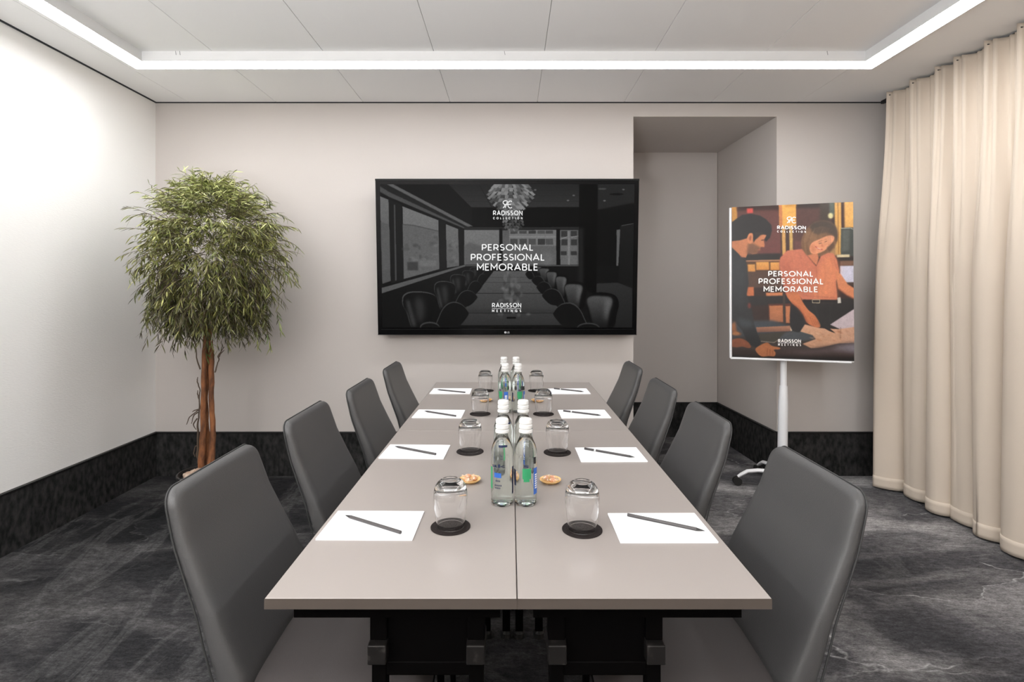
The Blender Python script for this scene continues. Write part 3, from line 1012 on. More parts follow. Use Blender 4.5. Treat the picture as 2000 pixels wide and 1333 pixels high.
def lettering(plane, s, x0, x1, y0, y1, m, parent, h, bold=.15, spacing=.13, slope=(0, 0), name='lettering'):
    """the words fill the pixel box; slope = extra pixels of y at the right end"""
    t = bold
    polys, x = [], 0.0
    for ch in s:
        wd, st = GLYPH[ch]
        k = wd - t if wd else 0
        for q in st:
            pts = [(x + t / 2 + (px_ / wd * k if wd else 0), t / 2 + py_ * (1 - t)) for px_, py_ in q]
            polys.append(ribbon(pts, t, closed=ch == 'O'))
        x += max(wd, t) + spacing
    W = x - spacing
    a = plane.hit(x0, y1)
    b = plane.hit(x1, y1 + slope[1])
    c = plane.hit(x0, y0)
    bm = NB()

    def vert(p):
        u, v = p.x / W, p.y
        return bm.verts.new(plane.at(a[0] + (b[0] - a[0]) * u + (c[0] - a[0]) * v, a[1] + (b[1] - a[1]) * u + (c[1] - a[1]) * v, h))
    for L, Rr in polys:
        lv, rv = [vert(p) for p in L], [vert(p) for p in Rr]
        for i in range(len(lv) - 1):
            bm.faces.new((lv[i], rv[i], rv[i + 1], lv[i + 1]))
    return obj(name, bm, m, parent)


def strokes(plane, paths, wd, m, parent, h, name):
    """flat ribbons along pixel paths"""
    bm = NB()
    for path in paths:
        pts = [Vector(plane.hit(*p)) for p in path]
        L, Rr = [], []
        for i, p in enumerate(pts):
            d = (pts[min(i + 1, len(pts) - 1)] - pts[max(i - 1, 0)]).normalized()
            n = Vector((-d.y, d.x)) * wd / 2
            L.append(bm.verts.new(plane.at(*(p + n), h)))
            Rr.append(bm.verts.new(plane.at(*(p - n), h)))
        for i in range(len(pts) - 1):
            bm.faces.new((L[i], L[i + 1], Rr[i + 1], Rr[i]))
    return obj(name, bm, m, parent)


def monogram(x0, x1, y0, y1):
    """mirrored R joined to a C; strokes in a unit box"""
    def arc(cx, cy, rx, ry, a0, a1, n=16):
        return [(cx + rx * math.cos(math.radians(a0 + (a1 - a0) * k / n)), cy + ry * math.sin(math.radians(a0 + (a1 - a0) * k / n))) for k in range(n + 1)]
    ps = [arc(.27, .27, .24, .25, -60, -290) + [(.52, .52)],              # left bowl
          [(.22, .52), (.14, .80), (.02, .98)],                             # leg of the R
          [(.40, .05), (.46, .10), (.34, .55), (.22, .95)],                 # stem
          arc(.74, .52, .25, .46, -52, -308),                               # C
          [(.46, .52), (.80, .52)]]                                         # bar
    return [[(x0 + u * (x1 - x0), y0 + v * (y1 - y0)) for u, v in p] for p in ps]


# ------------------------------------------------------------------ wall screen
tilt = math.radians(4.2)
tvo = P(991, 502, 3.575)
tvp = Plane(tvo, (1, 0, 0), (0, -math.sin(tilt), math.cos(tilt)))


def plate(plane, corners, h0, h1, bevel=0.0):
    """a flat solid on a plane from pixel corners TL TR BR BL"""
    q = [plane.hit(*c) for c in corners]
    bm = NB()
    rings(bm, [[plane.at(u, v, h) for u, v in q] for h in (h0, h1)])
    if bevel:
        bmesh.ops.recalc_face_normals(bm, faces=bm.faces)
        bmesh.ops.bevel(bm, geom=list(bm.edges), offset=bevel, segments=2, affect='EDGES', profile=.5)
    return bm


def square(plane, c):
    """axis-aligned rectangle on the plane nearest to the pixel quad -> pixel-free uv box"""
    q = [plane.hit(*p) for p in c]
    u0 = (q[0][0] + q[3][0]) / 2
    u1 = (q[1][0] + q[2][0]) / 2
    v1 = (q[0][1] + q[1][1]) / 2
    v0 = (q[2][1] + q[3][1]) / 2
    return u0, u1, v0, v1


def slab(plane, b, h0, h1, bevel=0.0):
    u0, u1, v0, v1 = b
    bm = NB()
    rings(bm, [[plane.at(u, v, h) for u, v in ((u0, v0), (u1, v0), (u1, v1), (u0, v1))] for h in (h0, h1)])
    if bevel:
        bmesh.ops.recalc_face_normals(bm, faces=bm.faces)
        bmesh.ops.bevel(bm, geom=list(bm.edges), offset=bevel, segments=2, affect='EDGES', profile=.5)
    return bm


def picture(plane, b, h, m, parent, name, nu=2, bulge=None):
    u0, u1, v0, v1 = b
    bm = NB()
    uvl = bm.loops.layers.uv.new('UVMap')
    nv = 40 if bulge else 2
    g = [[bm.verts.new(plane.at(u0 + (u1 - u0) * i / (nu - 1), v0 + (v1 - v0) * j / (nv - 1),
                                h + (bulge(i / (nu - 1), j / (nv - 1)) if bulge else 0))) for i in range(nu)] for j in range(nv)]
    for j in range(nv - 1):
        for i in range(nu - 1):
            f = bm.faces.new((g[j][i], g[j][i + 1], g[j + 1][i + 1], g[j + 1][i]))
            for lp, (a, c) in zip(f.loops, ((i, j), (i + 1, j), (i + 1, j + 1), (i, j + 1))):
                lp[uvl].uv = (a / (nu - 1), c / (nv - 1))
    return obj(name, bm, m, parent, smooth=bool(bulge))


tv = thing('wall_screen', 'large black flat screen on the end wall showing a dark boardroom picture', 'screen')
ob = square(tvp, [(733.7, 349), (1249, 350), (1243, 655), (737, 654)])
obj('casing', slab(tvp, (ob[0] + .02, ob[1] - .02, ob[2] + .02, ob[3] - .02), -.055, -.02, .006), M['tv_rim'], tv)
obj('bezel', slab(tvp, ob, -.022, 0, .004), M['tv_black'], tv)
ib = square(tvp, [(743.6, 360), (1239.5, 360.5), (1234, 640), (745.6, 640)])
M['screen'] = image_mat('screen_picture', paint_screen(), 1.0, 0.3)
picture(tvp, ib, .0012, M['screen'], tv, 'screen_image')
for nm, b in (('rim_top', (ob[0], ob[1], ob[3] - .012, ob[3])), ('rim_bottom', (ob[0], ob[1], ob[2], ob[2] + .004)),
              ('rim_bar', (ib[0] - .01, ib[1] + .01, ib[2] - .016, ib[2] - .013))):
    obj(nm, slab(tvp, b, -.002, .003), M['tv_rim'], tv)
TX = M['tv_text']
lettering(tvp, 'PERSONAL', 941, 1042, 477, 490, TX, tv, .003, .145)
lettering(tvp, 'PROFESSIONAL', 919.5, 1064, 496, 509.5, TX, tv, .003, .145)
lettering(tvp, 'MEMORABLE', 931.5, 1051, 515, 529, TX, tv, .003, .145)
lettering(tvp, 'RADISSON', 963, 1020.5, 411.5, 421, TX, tv, .003, .165)
lettering(tvp, 'COLLECTION', 963, 1020.5, 424.3, 428.6, TX, tv, .003, .22, .75)
lettering(tvp, 'RADISSON', 961, 1018, 592, 601, TX, tv, .003, .165)
lettering(tvp, 'MEETINGS', 961, 1018, 605, 610, TX, tv, .003, .22, .85)
strokes(tvp, [[(961, 603), (1018, 603)]], .0022, TX, tv, .003, 'underline')
strokes(tvp, monogram(982, 1002, 392, 407), .0055, TX, tv, .003, 'monogram')
lettering(tvp, 'LG', 990, 995, 647.6, 651.4, M['logo_grey'], tv, .0035, .2, .2, name='maker_mark')
bm = NB()
cu, cvv = tvp.hit(987, 649.5)
rr = [bm.verts.new(tvp.at(cu + .0075 * math.cos(a), cvv + .0075 * math.sin(a), .0035)) for a in (2 * PI * k / 20 for k in range(20))]
bm.faces.new(rr)
obj('maker_badge', bm, M['logo_grey'], tv)
bm = NB()
cu, cvv = tvp.hit(1189, 650)
bm.faces.new([bm.verts.new(tvp.at(cu + a, cvv + b, .0035)) for a, b in ((-.008, .004), (.008, .004), (0, -.004))])
obj('control_mark', bm, M['tv_rim'], tv)
bm = NB()
box(bm, (-.35, 3.62, 1.2), (.33, 3.70, 1.75), .004)
obj('wall_bracket', bm, M['black'], tv)

# ------------------------------------------------------------------ four tables pushed together
TX0, TXM, TX1, TY0, TYM, TY1 = -0.434, 0.0117, 0.461, 0.942, 2.06, 3.142


def table(x0, x1, y0, y1, label):
    cx, cy = (x0 + x1) / 2, (y0 + y1) / 2
    t = thing('meeting_table', label, 'table', (cx, cy, 0), 0, 'grey tables pushed together')
    hx, hy = (x1 - x0) / 2 - .0008, (y1 - y0) / 2 - .0008
    bm = NB()
    box(bm, (-hx, -hy, TZ - .02), (hx, hy, TZ), .0012, 1)
    obj('tabletop', bm, M['table'], t)
    bm = NB()
    e = .0006
    z0_, z1_ = TZ - .0196, TZ - .0010
    rings(bm, [[Vector(p + (z,)) for p in ((-hx - e, -hy - e), (hx + e, -hy - e), (hx + e, hy + e), (-hx - e, hy + e))] for z in (z0_, z1_)], False, False)
    obj('edge_band', bm, M['table_edge'], t)
    bm = NB()
    for s in (-1, 1):
        box(bm, (-hx + .03, s * hy - s * .067 - .014, TZ - .067), (hx - .03, s * hy - s * .067 + .014, TZ - .02))
    for s in (-1, 1):
        box(bm, (s * (hx - .06) - .012, -hy + .07, TZ - .046), (s * (hx - .06) + .012, hy - .07, TZ - .02))
    obj('under_frame', bm, M['black'], t)
    for s in (-1, 1):
        y = s * (hy - .085)
        xa, xb = -.092, .092
        front = s == -1 and y0 < 1
        if front:
            sh = (-0.157 - (-.211)) if cx < 0 else (0.179 - .236)
        else:                                           # the hidden frames stand closer to the seam, clear of the seats
            xa, xb = -.036, .036
            sh = .160 if cx < 0 else -.168
        bm = NB()
        box(bm, (xa + sh - .002, y - .010, TZ - .178), (xb + sh + .002, y + .010, TZ - .046))
        obj('frame_panel', bm, M['black'], t)
        for xx in (xa, xb):
            bm = NB()
            box(bm, (xx + sh - .016, y - .019, TZ - .118), (xx + sh + .016, y + .019, TZ - .046), .002)
            obj('bracket', bm, M['black'], t)
            bm = NB()
            box(bm, (xx + sh - .0175, y - .034, TZ - .155), (xx + sh + .0175, y + .030, TZ - .118), .0025)
            obj('hinge_block', bm, M['block'], t)
            bm = NB()
            box(bm, (xx + sh - .014, y - .014, .03), (xx + sh + .014, y + .014, TZ - .15), .002)
            lg = obj('leg', bm, M['black'], t)
            bm = NB()
            lathe(bm, [(.016, 0), (.020, .004), (.020, .022), (.012, .03)], 14, (xx + sh, y, 0))
            obj('caster_foot', bm, M['caster'], lg)
        bm = NB()
        box(bm, (xa + sh - .01, y - .012, TZ - .19), (xb + sh + .01, y + .012, TZ - .162), .003)
        obj('cross_bar', bm, M['black'], t)
    return t


table(TX0, TXM, TY0, TYM, 'grey table at the front left of the joined four, nearest the camera')
table(TXM, TX1, TY0, TYM, 'grey table at the front right of the joined four, nearest the camera')
table(TX0, TXM, TYM, TY1, 'grey table at the far left of the joined four, by the end wall')
table(TXM, TX1, TYM, TY1, 'grey table at the far right of the joined four, by the end wall')


# ------------------------------------------------------------------ chairs
def make_chair(label):
    t = thing('meeting_chair', label, 'chair', (0, 0, 0), 0, 'grey chairs around the table')
    OX = -0.33

    def prof(z):            # outer (rear) edge x, half width, thickness
        zs = [.42, .47, .525, .591, .658, .736, .82, .86]
        xo = [.128, .113, .096, .078, .052, .022, .000, -.010]
        hw = [.218, .217, .215, .211, .206, .199, .192, .190]
        th = [.080, .074, .066, .056, .048, .042, .037, .034]
        f = lambda a: float(np.interp(z, zs, a))
        return f(xo), f(hw), f(th)
    ztop, zbot, rc = .850, .425, .038
    zsn = list(np.linspace(zbot + .012, ztop - rc, 16)) + [ztop - rc + rc * math.sin(a) for a in np.linspace(.12, PI / 2, 12)]
    N = 28
    rs = []

    def ring(z, winset, tf):
        xo, hw, th = prof(z)
        hw -= winset
        th2 = th * tf
        xc = xo + th / 2
        out = []
        for k in range(N):
            a = 2 * PI * k / N
            ca, sa = math.cos(a), math.sin(a)
            y = hw * math.copysign(abs(ca) ** .22, ca)
            # rounded slab edge
            x = th2 / 2 * math.copysign(abs(sa) ** .55, sa)
            x += 0.010 * (y / .2) ** 2
            out.append(Vector((OX + xc + x, y, z)))
        return out
    rs.append(ring(zbot, .012, .75))
    for z in zsn:
        d = ztop - z
        ins = rc - math.sqrt(max(rc * rc - max(rc - d, 0) ** 2, 0)) if d < rc else 0
        tr = .017
        tf = math.sqrt(max(1 - max(1 - d / tr, 0) ** 2, 0.0)) if d < tr else 1
        rs.append(ring(z, ins * .98, max(tf, .08)))
    bm = NB()
    rings(bm, rs)
    back = obj('backrest', bm, M['leather'], t, smooth=True, sharp=80)
    # piping along the rear edge of the backrest
    path = []
    for z in np.linspace(zbot + .02, ztop - rc, 14):
        xo, hw, th = prof(z)
        path.append(Vector((OX + xo + .012 + .006, -hw - .0005, z)))
    for a in np.linspace(.1, PI / 2, 10):
        z = ztop - rc + rc * math.sin(a)
        xo, hw, th = prof(z)
        path.append(Vector((OX + xo + .012 + .006, -hw + rc * (1 - math.cos(a)), z + .0005)))
    path += [Vector((p.x, -p.y, p.z)) for p in reversed(path)]
    bm = NB()
    tube(bm, path, .0022, 6)
    obj('piping', bm, M['piping'], back, smooth=True)
    # seat cushion
    bm = NB()
    rs = []
    x0, x1 = .17, .585
    for k in range(25):
        s = k / 24
        x = x0 + (x1 - x0) * s
        e = min(s, 1 - s) * (x1 - x0)
        ef = math.sqrt(max(1 - max(1 - e / .035, 0) ** 2, .02))
        hw = .205 + .012 * s - .03 * (1 - ef)
        zt, zb = .443 + .014 * s, .385
        zm, hz = (zt + zb) / 2, (zt - zb) / 2 * ef
        r = []
        for j in range(N):
            a = 2 * PI * j / N
            y = hw * math.copysign(abs(math.cos(a)) ** .3, math.cos(a))
            z = zm + hz * math.copysign(abs(math.sin(a)) ** .5, math.sin(a))
            r.append(Vector((OX + x, y, z)))
        rs.append(r)
    rings(bm, rs)
    obj('seat', bm, M['seat_leather'], t, smooth=True, sharp=80)
    bm = NB()
    box(bm, (OX + .15, -.19, .368), (OX + .58, .19, .39), .006)
    obj('seat_frame', bm, M['black'], t)
    for xx, sx in ((.19, -.03), (.555, .01)):
        for sy in (-1, 1):
            bm = NB()
            tube(bm, [(OX + xx + sx, sy * .178, 0), (OX + xx, sy * .168, .372)], [.009, .012], 10)
            obj('leg', bm, M['black'], t, smooth=True)
    for sy in (-1, 1):
        bm = NB()
        tube(bm, [(OX + .21, sy * .15, .376), (OX + .165, sy * .15, .40), (OX + .15, sy * .15, .47)], .011, 8)
        obj('back_support', bm, M['black'], t, smooth=True)
    return t


CL = [(-.757, 1.338, 'grey leather chair on the tree side of the table, nearest the camera'),
      (-.752, 1.925, 'second grey leather chair from the camera on the tree side of the table'),
      (-.712, 2.460, 'third grey leather chair from the camera on the tree side of the table'),
      (-.700, 3.070, 'farthest grey leather chair on the tree side, below the left end of the screen')]
CR = [(.770, 1.320, 'grey leather chair on the easel side of the table, nearest the camera'),
      (.728, 1.910, 'second grey leather chair from the camera on the easel side of the table'),
      (.725, 2.470, 'third grey leather chair from the camera on the easel side of the table'),
      (.729, 3.090, 'farthest grey leather chair on the easel side, below the right end of the screen')]
proto = None
for (x, y, lb), sgn in [(c, 1) for c in CL] + [(c, -1) for c in CR]:
    loc, rz = (x + sgn * .33, y, 0), 0 if sgn == 1 else PI
    if proto is None:
        proto = make_chair(lb)
        proto.location = loc
    else:
        dup(proto, loc, rz, lb)

# ------------------------------------------------------------------ notepads and pencils
SEAT = ['nearest the camera', 'second from the camera', 'third from the camera', 'farthest from the camera']
pads = {'L': [((657, 999), (827, 999), (808, 1054), (620, 1052)), ((761, 869), (877, 869.5), (868, 896), (742, 894)),
              ((818, 801), (906, 801), (901, 816.5), (807, 815)), ((848, 758.8), (920, 758.5), (917, 769.7), (841, 769))],
        'R': [((1189, 1003.5), (1359, 1003), (1400, 1058), (1210, 1058)), ((1124, 874.3), (1245, 873.5), (1263, 902), (1134, 902)),
              ((1089.5, 801), (1179, 800), (1191, 816.8), (1101, 816.5)), ((1070, 759), (1144, 758.5), (1152, 769.8), (1078, 769.8))]}
pens = {'L': [((672, 1006), (785, 1041)), ((771, 872), (851, 887.3)), ((829.8, 803.2), (889.2, 812.6)), ((856, 761.5), (905.8, 766.4))],
        'R': [((1380.5, 1038.3), (1222.6, 1005)), ((1241.5, 893.6), (1140.3, 876)), ((1174, 811.6), (1100.8, 802.7)), ((1140.8, 765.4), (1082.3, 759))]}
pad_me = None
for side in 'LR':
    sd = 'tree' if side == 'L' else 'easel'
    for i, q in enumerate(pads[side]):
        pp = [T(x, y, TZ + .003) for x, y in q]
        c = sum(pp, Vector()) / 4
        d = (pp[1] - pp[0]) + (pp[2] - pp[3])
        ang = math.atan2(d.y, d.x)
        lb = 'white paper notepad on the %s side of the table, %s' % (sd, SEAT[i])
        nt = thing('notepad', lb, 'notepad', (c.x, c.y, TZ), ang, 'white notepads on the table')
        for k in range(4):
            bm = NB()
            j = (k * 7 % 3 - 1) * .0005
            box(bm, (-.105 + j, -.074 + j, k * .0008), (.105 + j, .074 + j, k * .0008 + .00075))
            obj('sheet', bm, M['paper'], nt)
    for i, (a, b) in enumerate(pens[side]):
        a, b = T(*a, TZ + .007), T(*b, TZ + .007)
        c, d = (a + b) / 2, (a - b)
        L = .176
        ring_ = side == 'R' and i > 0
        lb = 'dark grey pencil %son the %s-side notepad %s' % ('with a pale ring ' if ring_ else '', sd, SEAT[i])
        pc = thing('pencil', lb, 'pencil', (c.x, c.y, TZ + .0032 + .0036), math.atan2(d.y, d.x), 'pencils on the notepads')
        bm = NB()
        tube(bm, [(-L / 2, 0, 0), (L / 2 - .018, 0, 0)], .0037, 6)
        obj('barrel', bm, M['pencil'], pc)
        bm = NB()
        tube(bm, [(L / 2 - .018, 0, 0), (L / 2 - .003, 0, 0), (L / 2, 0, 0)], [.0036, .0010, .0003], 8)
        obj('tip', bm, M['pencil_tip'], pc)
        if ring_:
            bm = NB()
            tube(bm, [(-L / 2 + .036, 0, 0), (-L / 2 + .042, 0, 0)], .0041, 10)
            obj('ring', bm, M['pencil_ring'], pc)

# ------------------------------------------------------------------ tumblers on coasters
def make_tumbler(label):
    t = thing('tumbler', label, 'glass', (0, 0, 0), 0, 'upturned tumblers')
    outer = [(.0315, .0004), (.0332, .012), (.0356, .03), (.0378, .05), (.0388, .068), (.0380, .082), (.0345, .094), (.0285, .102), (.0220, .1065), (.019, .1068)]
    inner = [(.0302, .0004), (.0318, .012), (.0342, .03), (.0364, .05), (.0374, .066), (.0362, .077), (.0320, .086), (.0240, .0905), (.012, .0915)]
    bm = NB()
    seg = 48
    o = [[Vector((r * math.cos(2 * PI * k / seg), r * math.sin(2 * PI * k / seg), z)) for k in range(seg)] for r, z in outer]
    n = [[Vector((r * math.cos(2 * PI * k / seg), r * math.sin(2 * PI * k / seg), z)) for k in range(seg)] for r, z in inner]
    top_in = [[Vector((r * math.cos(2 * PI * k / seg), r * math.sin(2 * PI * k / seg), z)) for k in range(seg)] for r, z in ((.015, .1060),)]
    rings(bm, list(reversed(n)) + o + top_in, True, True)
    obj('glass_body', bm, M['glass'], t, smooth=True, sharp=60)
    return t


def make_coaster(label):
    bm = NB()
    lathe(bm, [(.0445, 0), (.0455, .0006), (.0455, .0020), (.0448, .0026)], 48)
    o = obj('coaster', bm, M['coaster'], None, smooth=True)
    tag(o, label, 'coaster', 'round black coasters')
    return o


gl = {'L': [(880, 1030), (918, 883), (937.8, 809.3), (947.8, 764)], 'R': [(1137, 1035.5), (1088.5, 884.8), (1061.5, 809.6), (1047.8, 764)]}
pt = pc_ = None
for side in 'LR':
    sd = 'tree' if side == 'L' else 'easel'
    for i, q in enumerate(gl[side]):
        c = T(*q)
        la = 'clear upturned tumbler on the %s side of the table, %s' % (sd, SEAT[i])
        lc = 'round black coaster under the %s-side tumbler %s' % (sd, SEAT[i])
        if pt is None:
            pt = make_tumbler(la)
            pt.location = (c.x, c.y, TZ + .0026)
            pc_ = make_coaster(lc)
            pc_.location = (c.x, c.y, TZ)
        else:
            dup(pt, (c.x, c.y, TZ + .0026), i * .7, la)
            dup(pc_, (c.x, c.y, TZ), 0, lc)

# ------------------------------------------------------------------ water bottles
BR = .0285


def wrap(u, z, r=BR + .0004):
    return Vector((r * math.sin(u / r), -r * math.cos(u / r), z))


def patch(bm, t0, t1, z0, z1, mi, r=BR + .0003):
    n = max(2, int(abs(t1 - t0) / 12) + 1)
    a = [math.radians(t0 + (t1 - t0) * k / n) for k in range(n + 1)]
    lo = [bm.verts.new((r * math.sin(x), -r * math.cos(x), z0)) for x in a]
    hi = [bm.verts.new((r * math.sin(x), -r * math.cos(x), z1)) for x in a]
    for k in range(n):
        f = bm.faces.new((lo[k], lo[k + 1], hi[k + 1], hi[k]))
        f.material_index = mi


def curved_text(s, t0, t1, z0, z1, m, parent):
    pts, fs = text_mesh(s, .02)
    bm = NB()
    vs = []
    r = BR + .0006
    for u, v in pts:
        a = math.radians(t0 + (t1 - t0) * u)
        vs.append(bm.verts.new((r * math.sin(a), -r * math.cos(a), z0 + (z1 - z0) * v)))
    for f in fs:
        try:
            bm.faces.new([vs[i] for i in f])
        except ValueError:
            pass
    return obj('lettering', bm, m, parent)


def make_bottle(label, variant):
    t = thing('water_bottle', label, 'bottle', (0, 0, 0), 0, 'clear glass water bottles')
    outer = [(.020, 0), (.0255, .0012), (.0280, .006), (BR, .014), (BR, .128), (.0275, .140), (.0240, .152), (.0190, .163), (.0150, .172), (.0135, .180), (.0135, .2)]
    inner = [(.010, .0085), (.0200, .0060), (.0250, .0085), (.0274, .016), (.0274, .128), (.0264, .139), (.0229, .150), (.0179, .161), (.0139, .170), (.0122, .178), (.0122, .2)]
    seg = 40
    R = lambda prof: [[Vector((r * math.cos(2 * PI * k / seg), r * math.sin(2 * PI * k / seg), z)) for k in range(seg)] for r, z in prof]
    bm = NB()
    rings(bm, R([(.008, .004)]) + R(outer) + list(reversed(R(inner))), True, True)
    body = obj('glass_body', bm, M['bottle_glass'], t, smooth=True, sharp=60)
    wp = [(r + .0002, z) for r, z in inner[1:-2]] 
    bm = NB()
    rings(bm, R([(.010, .0083)]) + R(wp) + R([(.0128, .1715)]), True, True)
    obj('water', bm, M['water'], t, smooth=True, sharp=60)
    bm = NB()
    lathe(bm, [(.0150, .1805), (.0174, .182), (.0174, .1875), (.0142, .189), (.0142, .1915), (.0168, .193), (.0168, .2005), (.0150, .202), (.0150, .2045), (.0165, .2055),
               (.0160, .214), (.0140, .2165), (.004, .217)], 32)
    obj('cap', bm, M['cap'], t, smooth=True, sharp=50)
    bm = NB()
    if variant == 0:
        patch(bm, -88, -56, .043, .098, 0)                                   # green side strip
        patch(bm, -42, -4, .074, .086, 1)
        patch(bm, 60, 84, .030, .098, 2)
        for z, a0, a1 in ((.064, -34, -8), (.053, -38, 0), (.0465, -38, -6)):
            for k in range(5):
                w_ = (a1 - a0) / 5
                patch(bm, a0 + k * w_, a0 + (k + .62) * w_, z, z + .0038, 3)
        patch(bm, -20, 32, .149, .1545, 2, .0249)  # blue reflection on the shoulder glass, painted as a navy patch
    else:
        patch(bm, -18, 26, .071, .097, 0)
        patch(bm, -12, 18, .064, .071, 0)
        patch(bm, 42, 78, .030, .096, 1)
        for k in range(7):
            patch(bm, 50, 70, .044 + k * .0055, .0475 + k * .0055, 4, BR + .0006)
        patch(bm, 120, 160, .095, .112, 2)
        patch(bm, -80, -60, .05, .09, 2)
    lp = obj('label_and_reflection', bm, [M['green'], M['blue'], M['navy'], M['navy'], M['lwhite']], t)
    lp['kind'] = 'stuff'
    if variant == 0:
        curved_text('ak', -58, 22, .0995, .108, M['navy'], t)
    else:
        curved_text('s', -12, 14, .0995, .106, M['navy'], t)
    return t


bots = [(-.0212, 1.361, 0), (.0388, 1.361, 1), (-.0212, 1.587, 0), (.0376, 1.587, 1), (-.0235, 2.370, 1), (.0345, 2.370, 1), (-.0318, 2.600, 0), (.0272, 2.600, 1)]
bl = ['clear water bottle nearest the camera on the left, green strip at its edge', 'clear water bottle nearest the camera on the right, blue strip at its edge',
      'clear water bottle behind the nearest left bottle', 'clear water bottle behind the nearest right bottle',
      'water bottle at the front left of the far group of four', 'water bottle at the front right of the far group of four',
      'water bottle at the back left of the far group of four', 'water bottle at the back right of the far group of four']
pb = {}
for (x, y, v), lb, rz in zip(bots, bl, (0, 0, .5, -.3, -.9, .15, .4, -.5)):
    if v not in pb:
        pb[v] = make_bottle(lb, v)
        pb[v].location = (x, y, TZ)
    else:
        dup(pb[v], (x, y, TZ), rz, lb)

# ------------------------------------------------------------------ wooden dishes with wrapped sweets
def make_dish(label):
    bm = NB()
    lathe(bm, [(.017, 0), (.020, .001), (.0275, .006), (.0305, .0095), (.0300, .0105), (.0265, .0085), (.018, .0045), (.006, .0035)], 36)
    o = obj('wooden_dish', bm, M['wood'], None, smooth=True, sharp=60)
    tag(o, label, 'dish', 'small wooden dishes')
    return o


def make_sweet(label, group):
    t = thing('wrapped_sweet', label, 'sweet', (0, 0, 0), 0, group)
    bm = NB()
    bmesh.ops.create_icosphere(bm, subdivisions=2, radius=1)
    for v in bm.verts:
        v.co = Vector((v.co.x * .0098, v.co.y * .0075, v.co.z * .0058 + .0062))
    obj('sweet', bm, M['sweet'], t, smooth=True)
    R = random.Random(3)
    bm = NB()
    for s in (-1, 1):
        n = 9
        rim, mid = [], []
        for k in range(n):
            a = -1.0 + 2.0 * k / (n - 1)
            rim.append(bm.verts.new((s * (.0175 + R.uniform(-.001, .001)), .0085 * math.sin(a), .0072 + .0035 * ((k % 2) - .2))))
            mid.append(bm.verts.new((s * .0085, .003 * math.sin(a), .0068)))
        for k in range(n - 1):
            bm.faces.new((mid[k], mid[k + 1], rim[k + 1], rim[k]))
    obj('wrapper_twist', bm, M['wrapper'], t)
    return t


ds = [((918, 942), 'near', 'beside the nearest tree-side tumbler'), ((1075, 943), 'near', 'beside the nearest easel-side tumbler'),
      ((949, 784.5), 'far', 'behind the third tree-side tumbler'), ((1050, 785), 'far', 'behind the third easel-side tumbler')]
pd = ps = None
for i, (q, nf, wh) in enumerate(ds):
    c = T(*q)
    lb = 'small pale wooden dish of sweets %s' % wh
    if pd is None:
        pd = make_dish(lb)
        pd.location = (c.x, c.y, TZ)
    else:
        dup(pd, (c.x, c.y, TZ), .6 * i, lb)
    order = sorted(range(3), key=lambda k: math.cos(2 * PI * k / 3 + i))
    for k in range(3):
        a = 2 * PI * k / 3 + i
        loc = (c.x + .0125 * math.cos(a), c.y + .0125 * math.sin(a), TZ + .0042 + (.003 if k == 1 else 0))
        sl = '%s of three wrapped brown sweets in the dish %s' % (('leftmost', 'middle', 'rightmost')[order.index(k)], wh)
        if ps is None:
            ps = make_sweet(sl, 'sweets in the dish ' + wh)
            ps.location = loc
            ps.rotation_euler = (0, .0, a + 1.2)
        else:
            s_ = dup(ps, loc, a + 1.2, sl)
            s_['group'] = 'sweets in the dish ' + wh

# ------------------------------------------------------------------ flip-chart easel with the poster
ea, eb = Vector((1.449, 3.53)), Vector((2.122, 3.31))
ux = Vector((eb.x - ea.x, eb.y - ea.y, 0)).normalized()
lean = math.radians(1.5)
nrm = Vector((ux.y, -ux.x, 0))
uy = (Vector((0, 0, 1)) * math.cos(lean) - nrm * math.sin(lean)).normalized()
ep = Plane(P(1546, 552, 3.42), ux, uy)
easel = thing('flipchart_easel', 'white flip-chart easel on casters holding a large colour poster, before the niche', 'easel')
pbx = square(ep, [(1433, 403), (1668, 397), (1666, 709), (1426, 694)])
pbx = (pbx[0], pbx[1], pbx[2], pbx[3])
obj('board', slab(ep, (pbx[0] - .012, pbx[1] + .002, pbx[2] - .010, pbx[3] - .004), -.022, -.003, .004), M['white_metal'], easel)
bm = NB()
tube(bm, [ep.at(pbx[0] - .009, pbx[2] - .008, .002), ep.at(pbx[0] - .009, pbx[3] - .004, .002)], .0075, 10)
obj('side_rail', bm, M['white_metal'], easel, smooth=True)
bm = NB()
tube(bm, [ep.at(pbx[0] - .009, pbx[2] - .010, .002), ep.at(pbx[1] - .015, pbx[2] - .010, .002)], .0055, 10)
obj('bottom_rail', bm, M['white_metal'], easel, smooth=True)
M['poster'] = image_mat('poster_print', paint_poster(), 0, 0.3)


def bulge(u, v):
    return .0012 + .0026 * math.exp(-((v - .17) / .07) ** 2) * (.4 + .6 * u) + .0009 * math.sin(v * 9) * u - .001 * math.exp(-((v - .02) / .04) ** 2) + .0016 * math.exp(-((v - .97) / .05) ** 2)


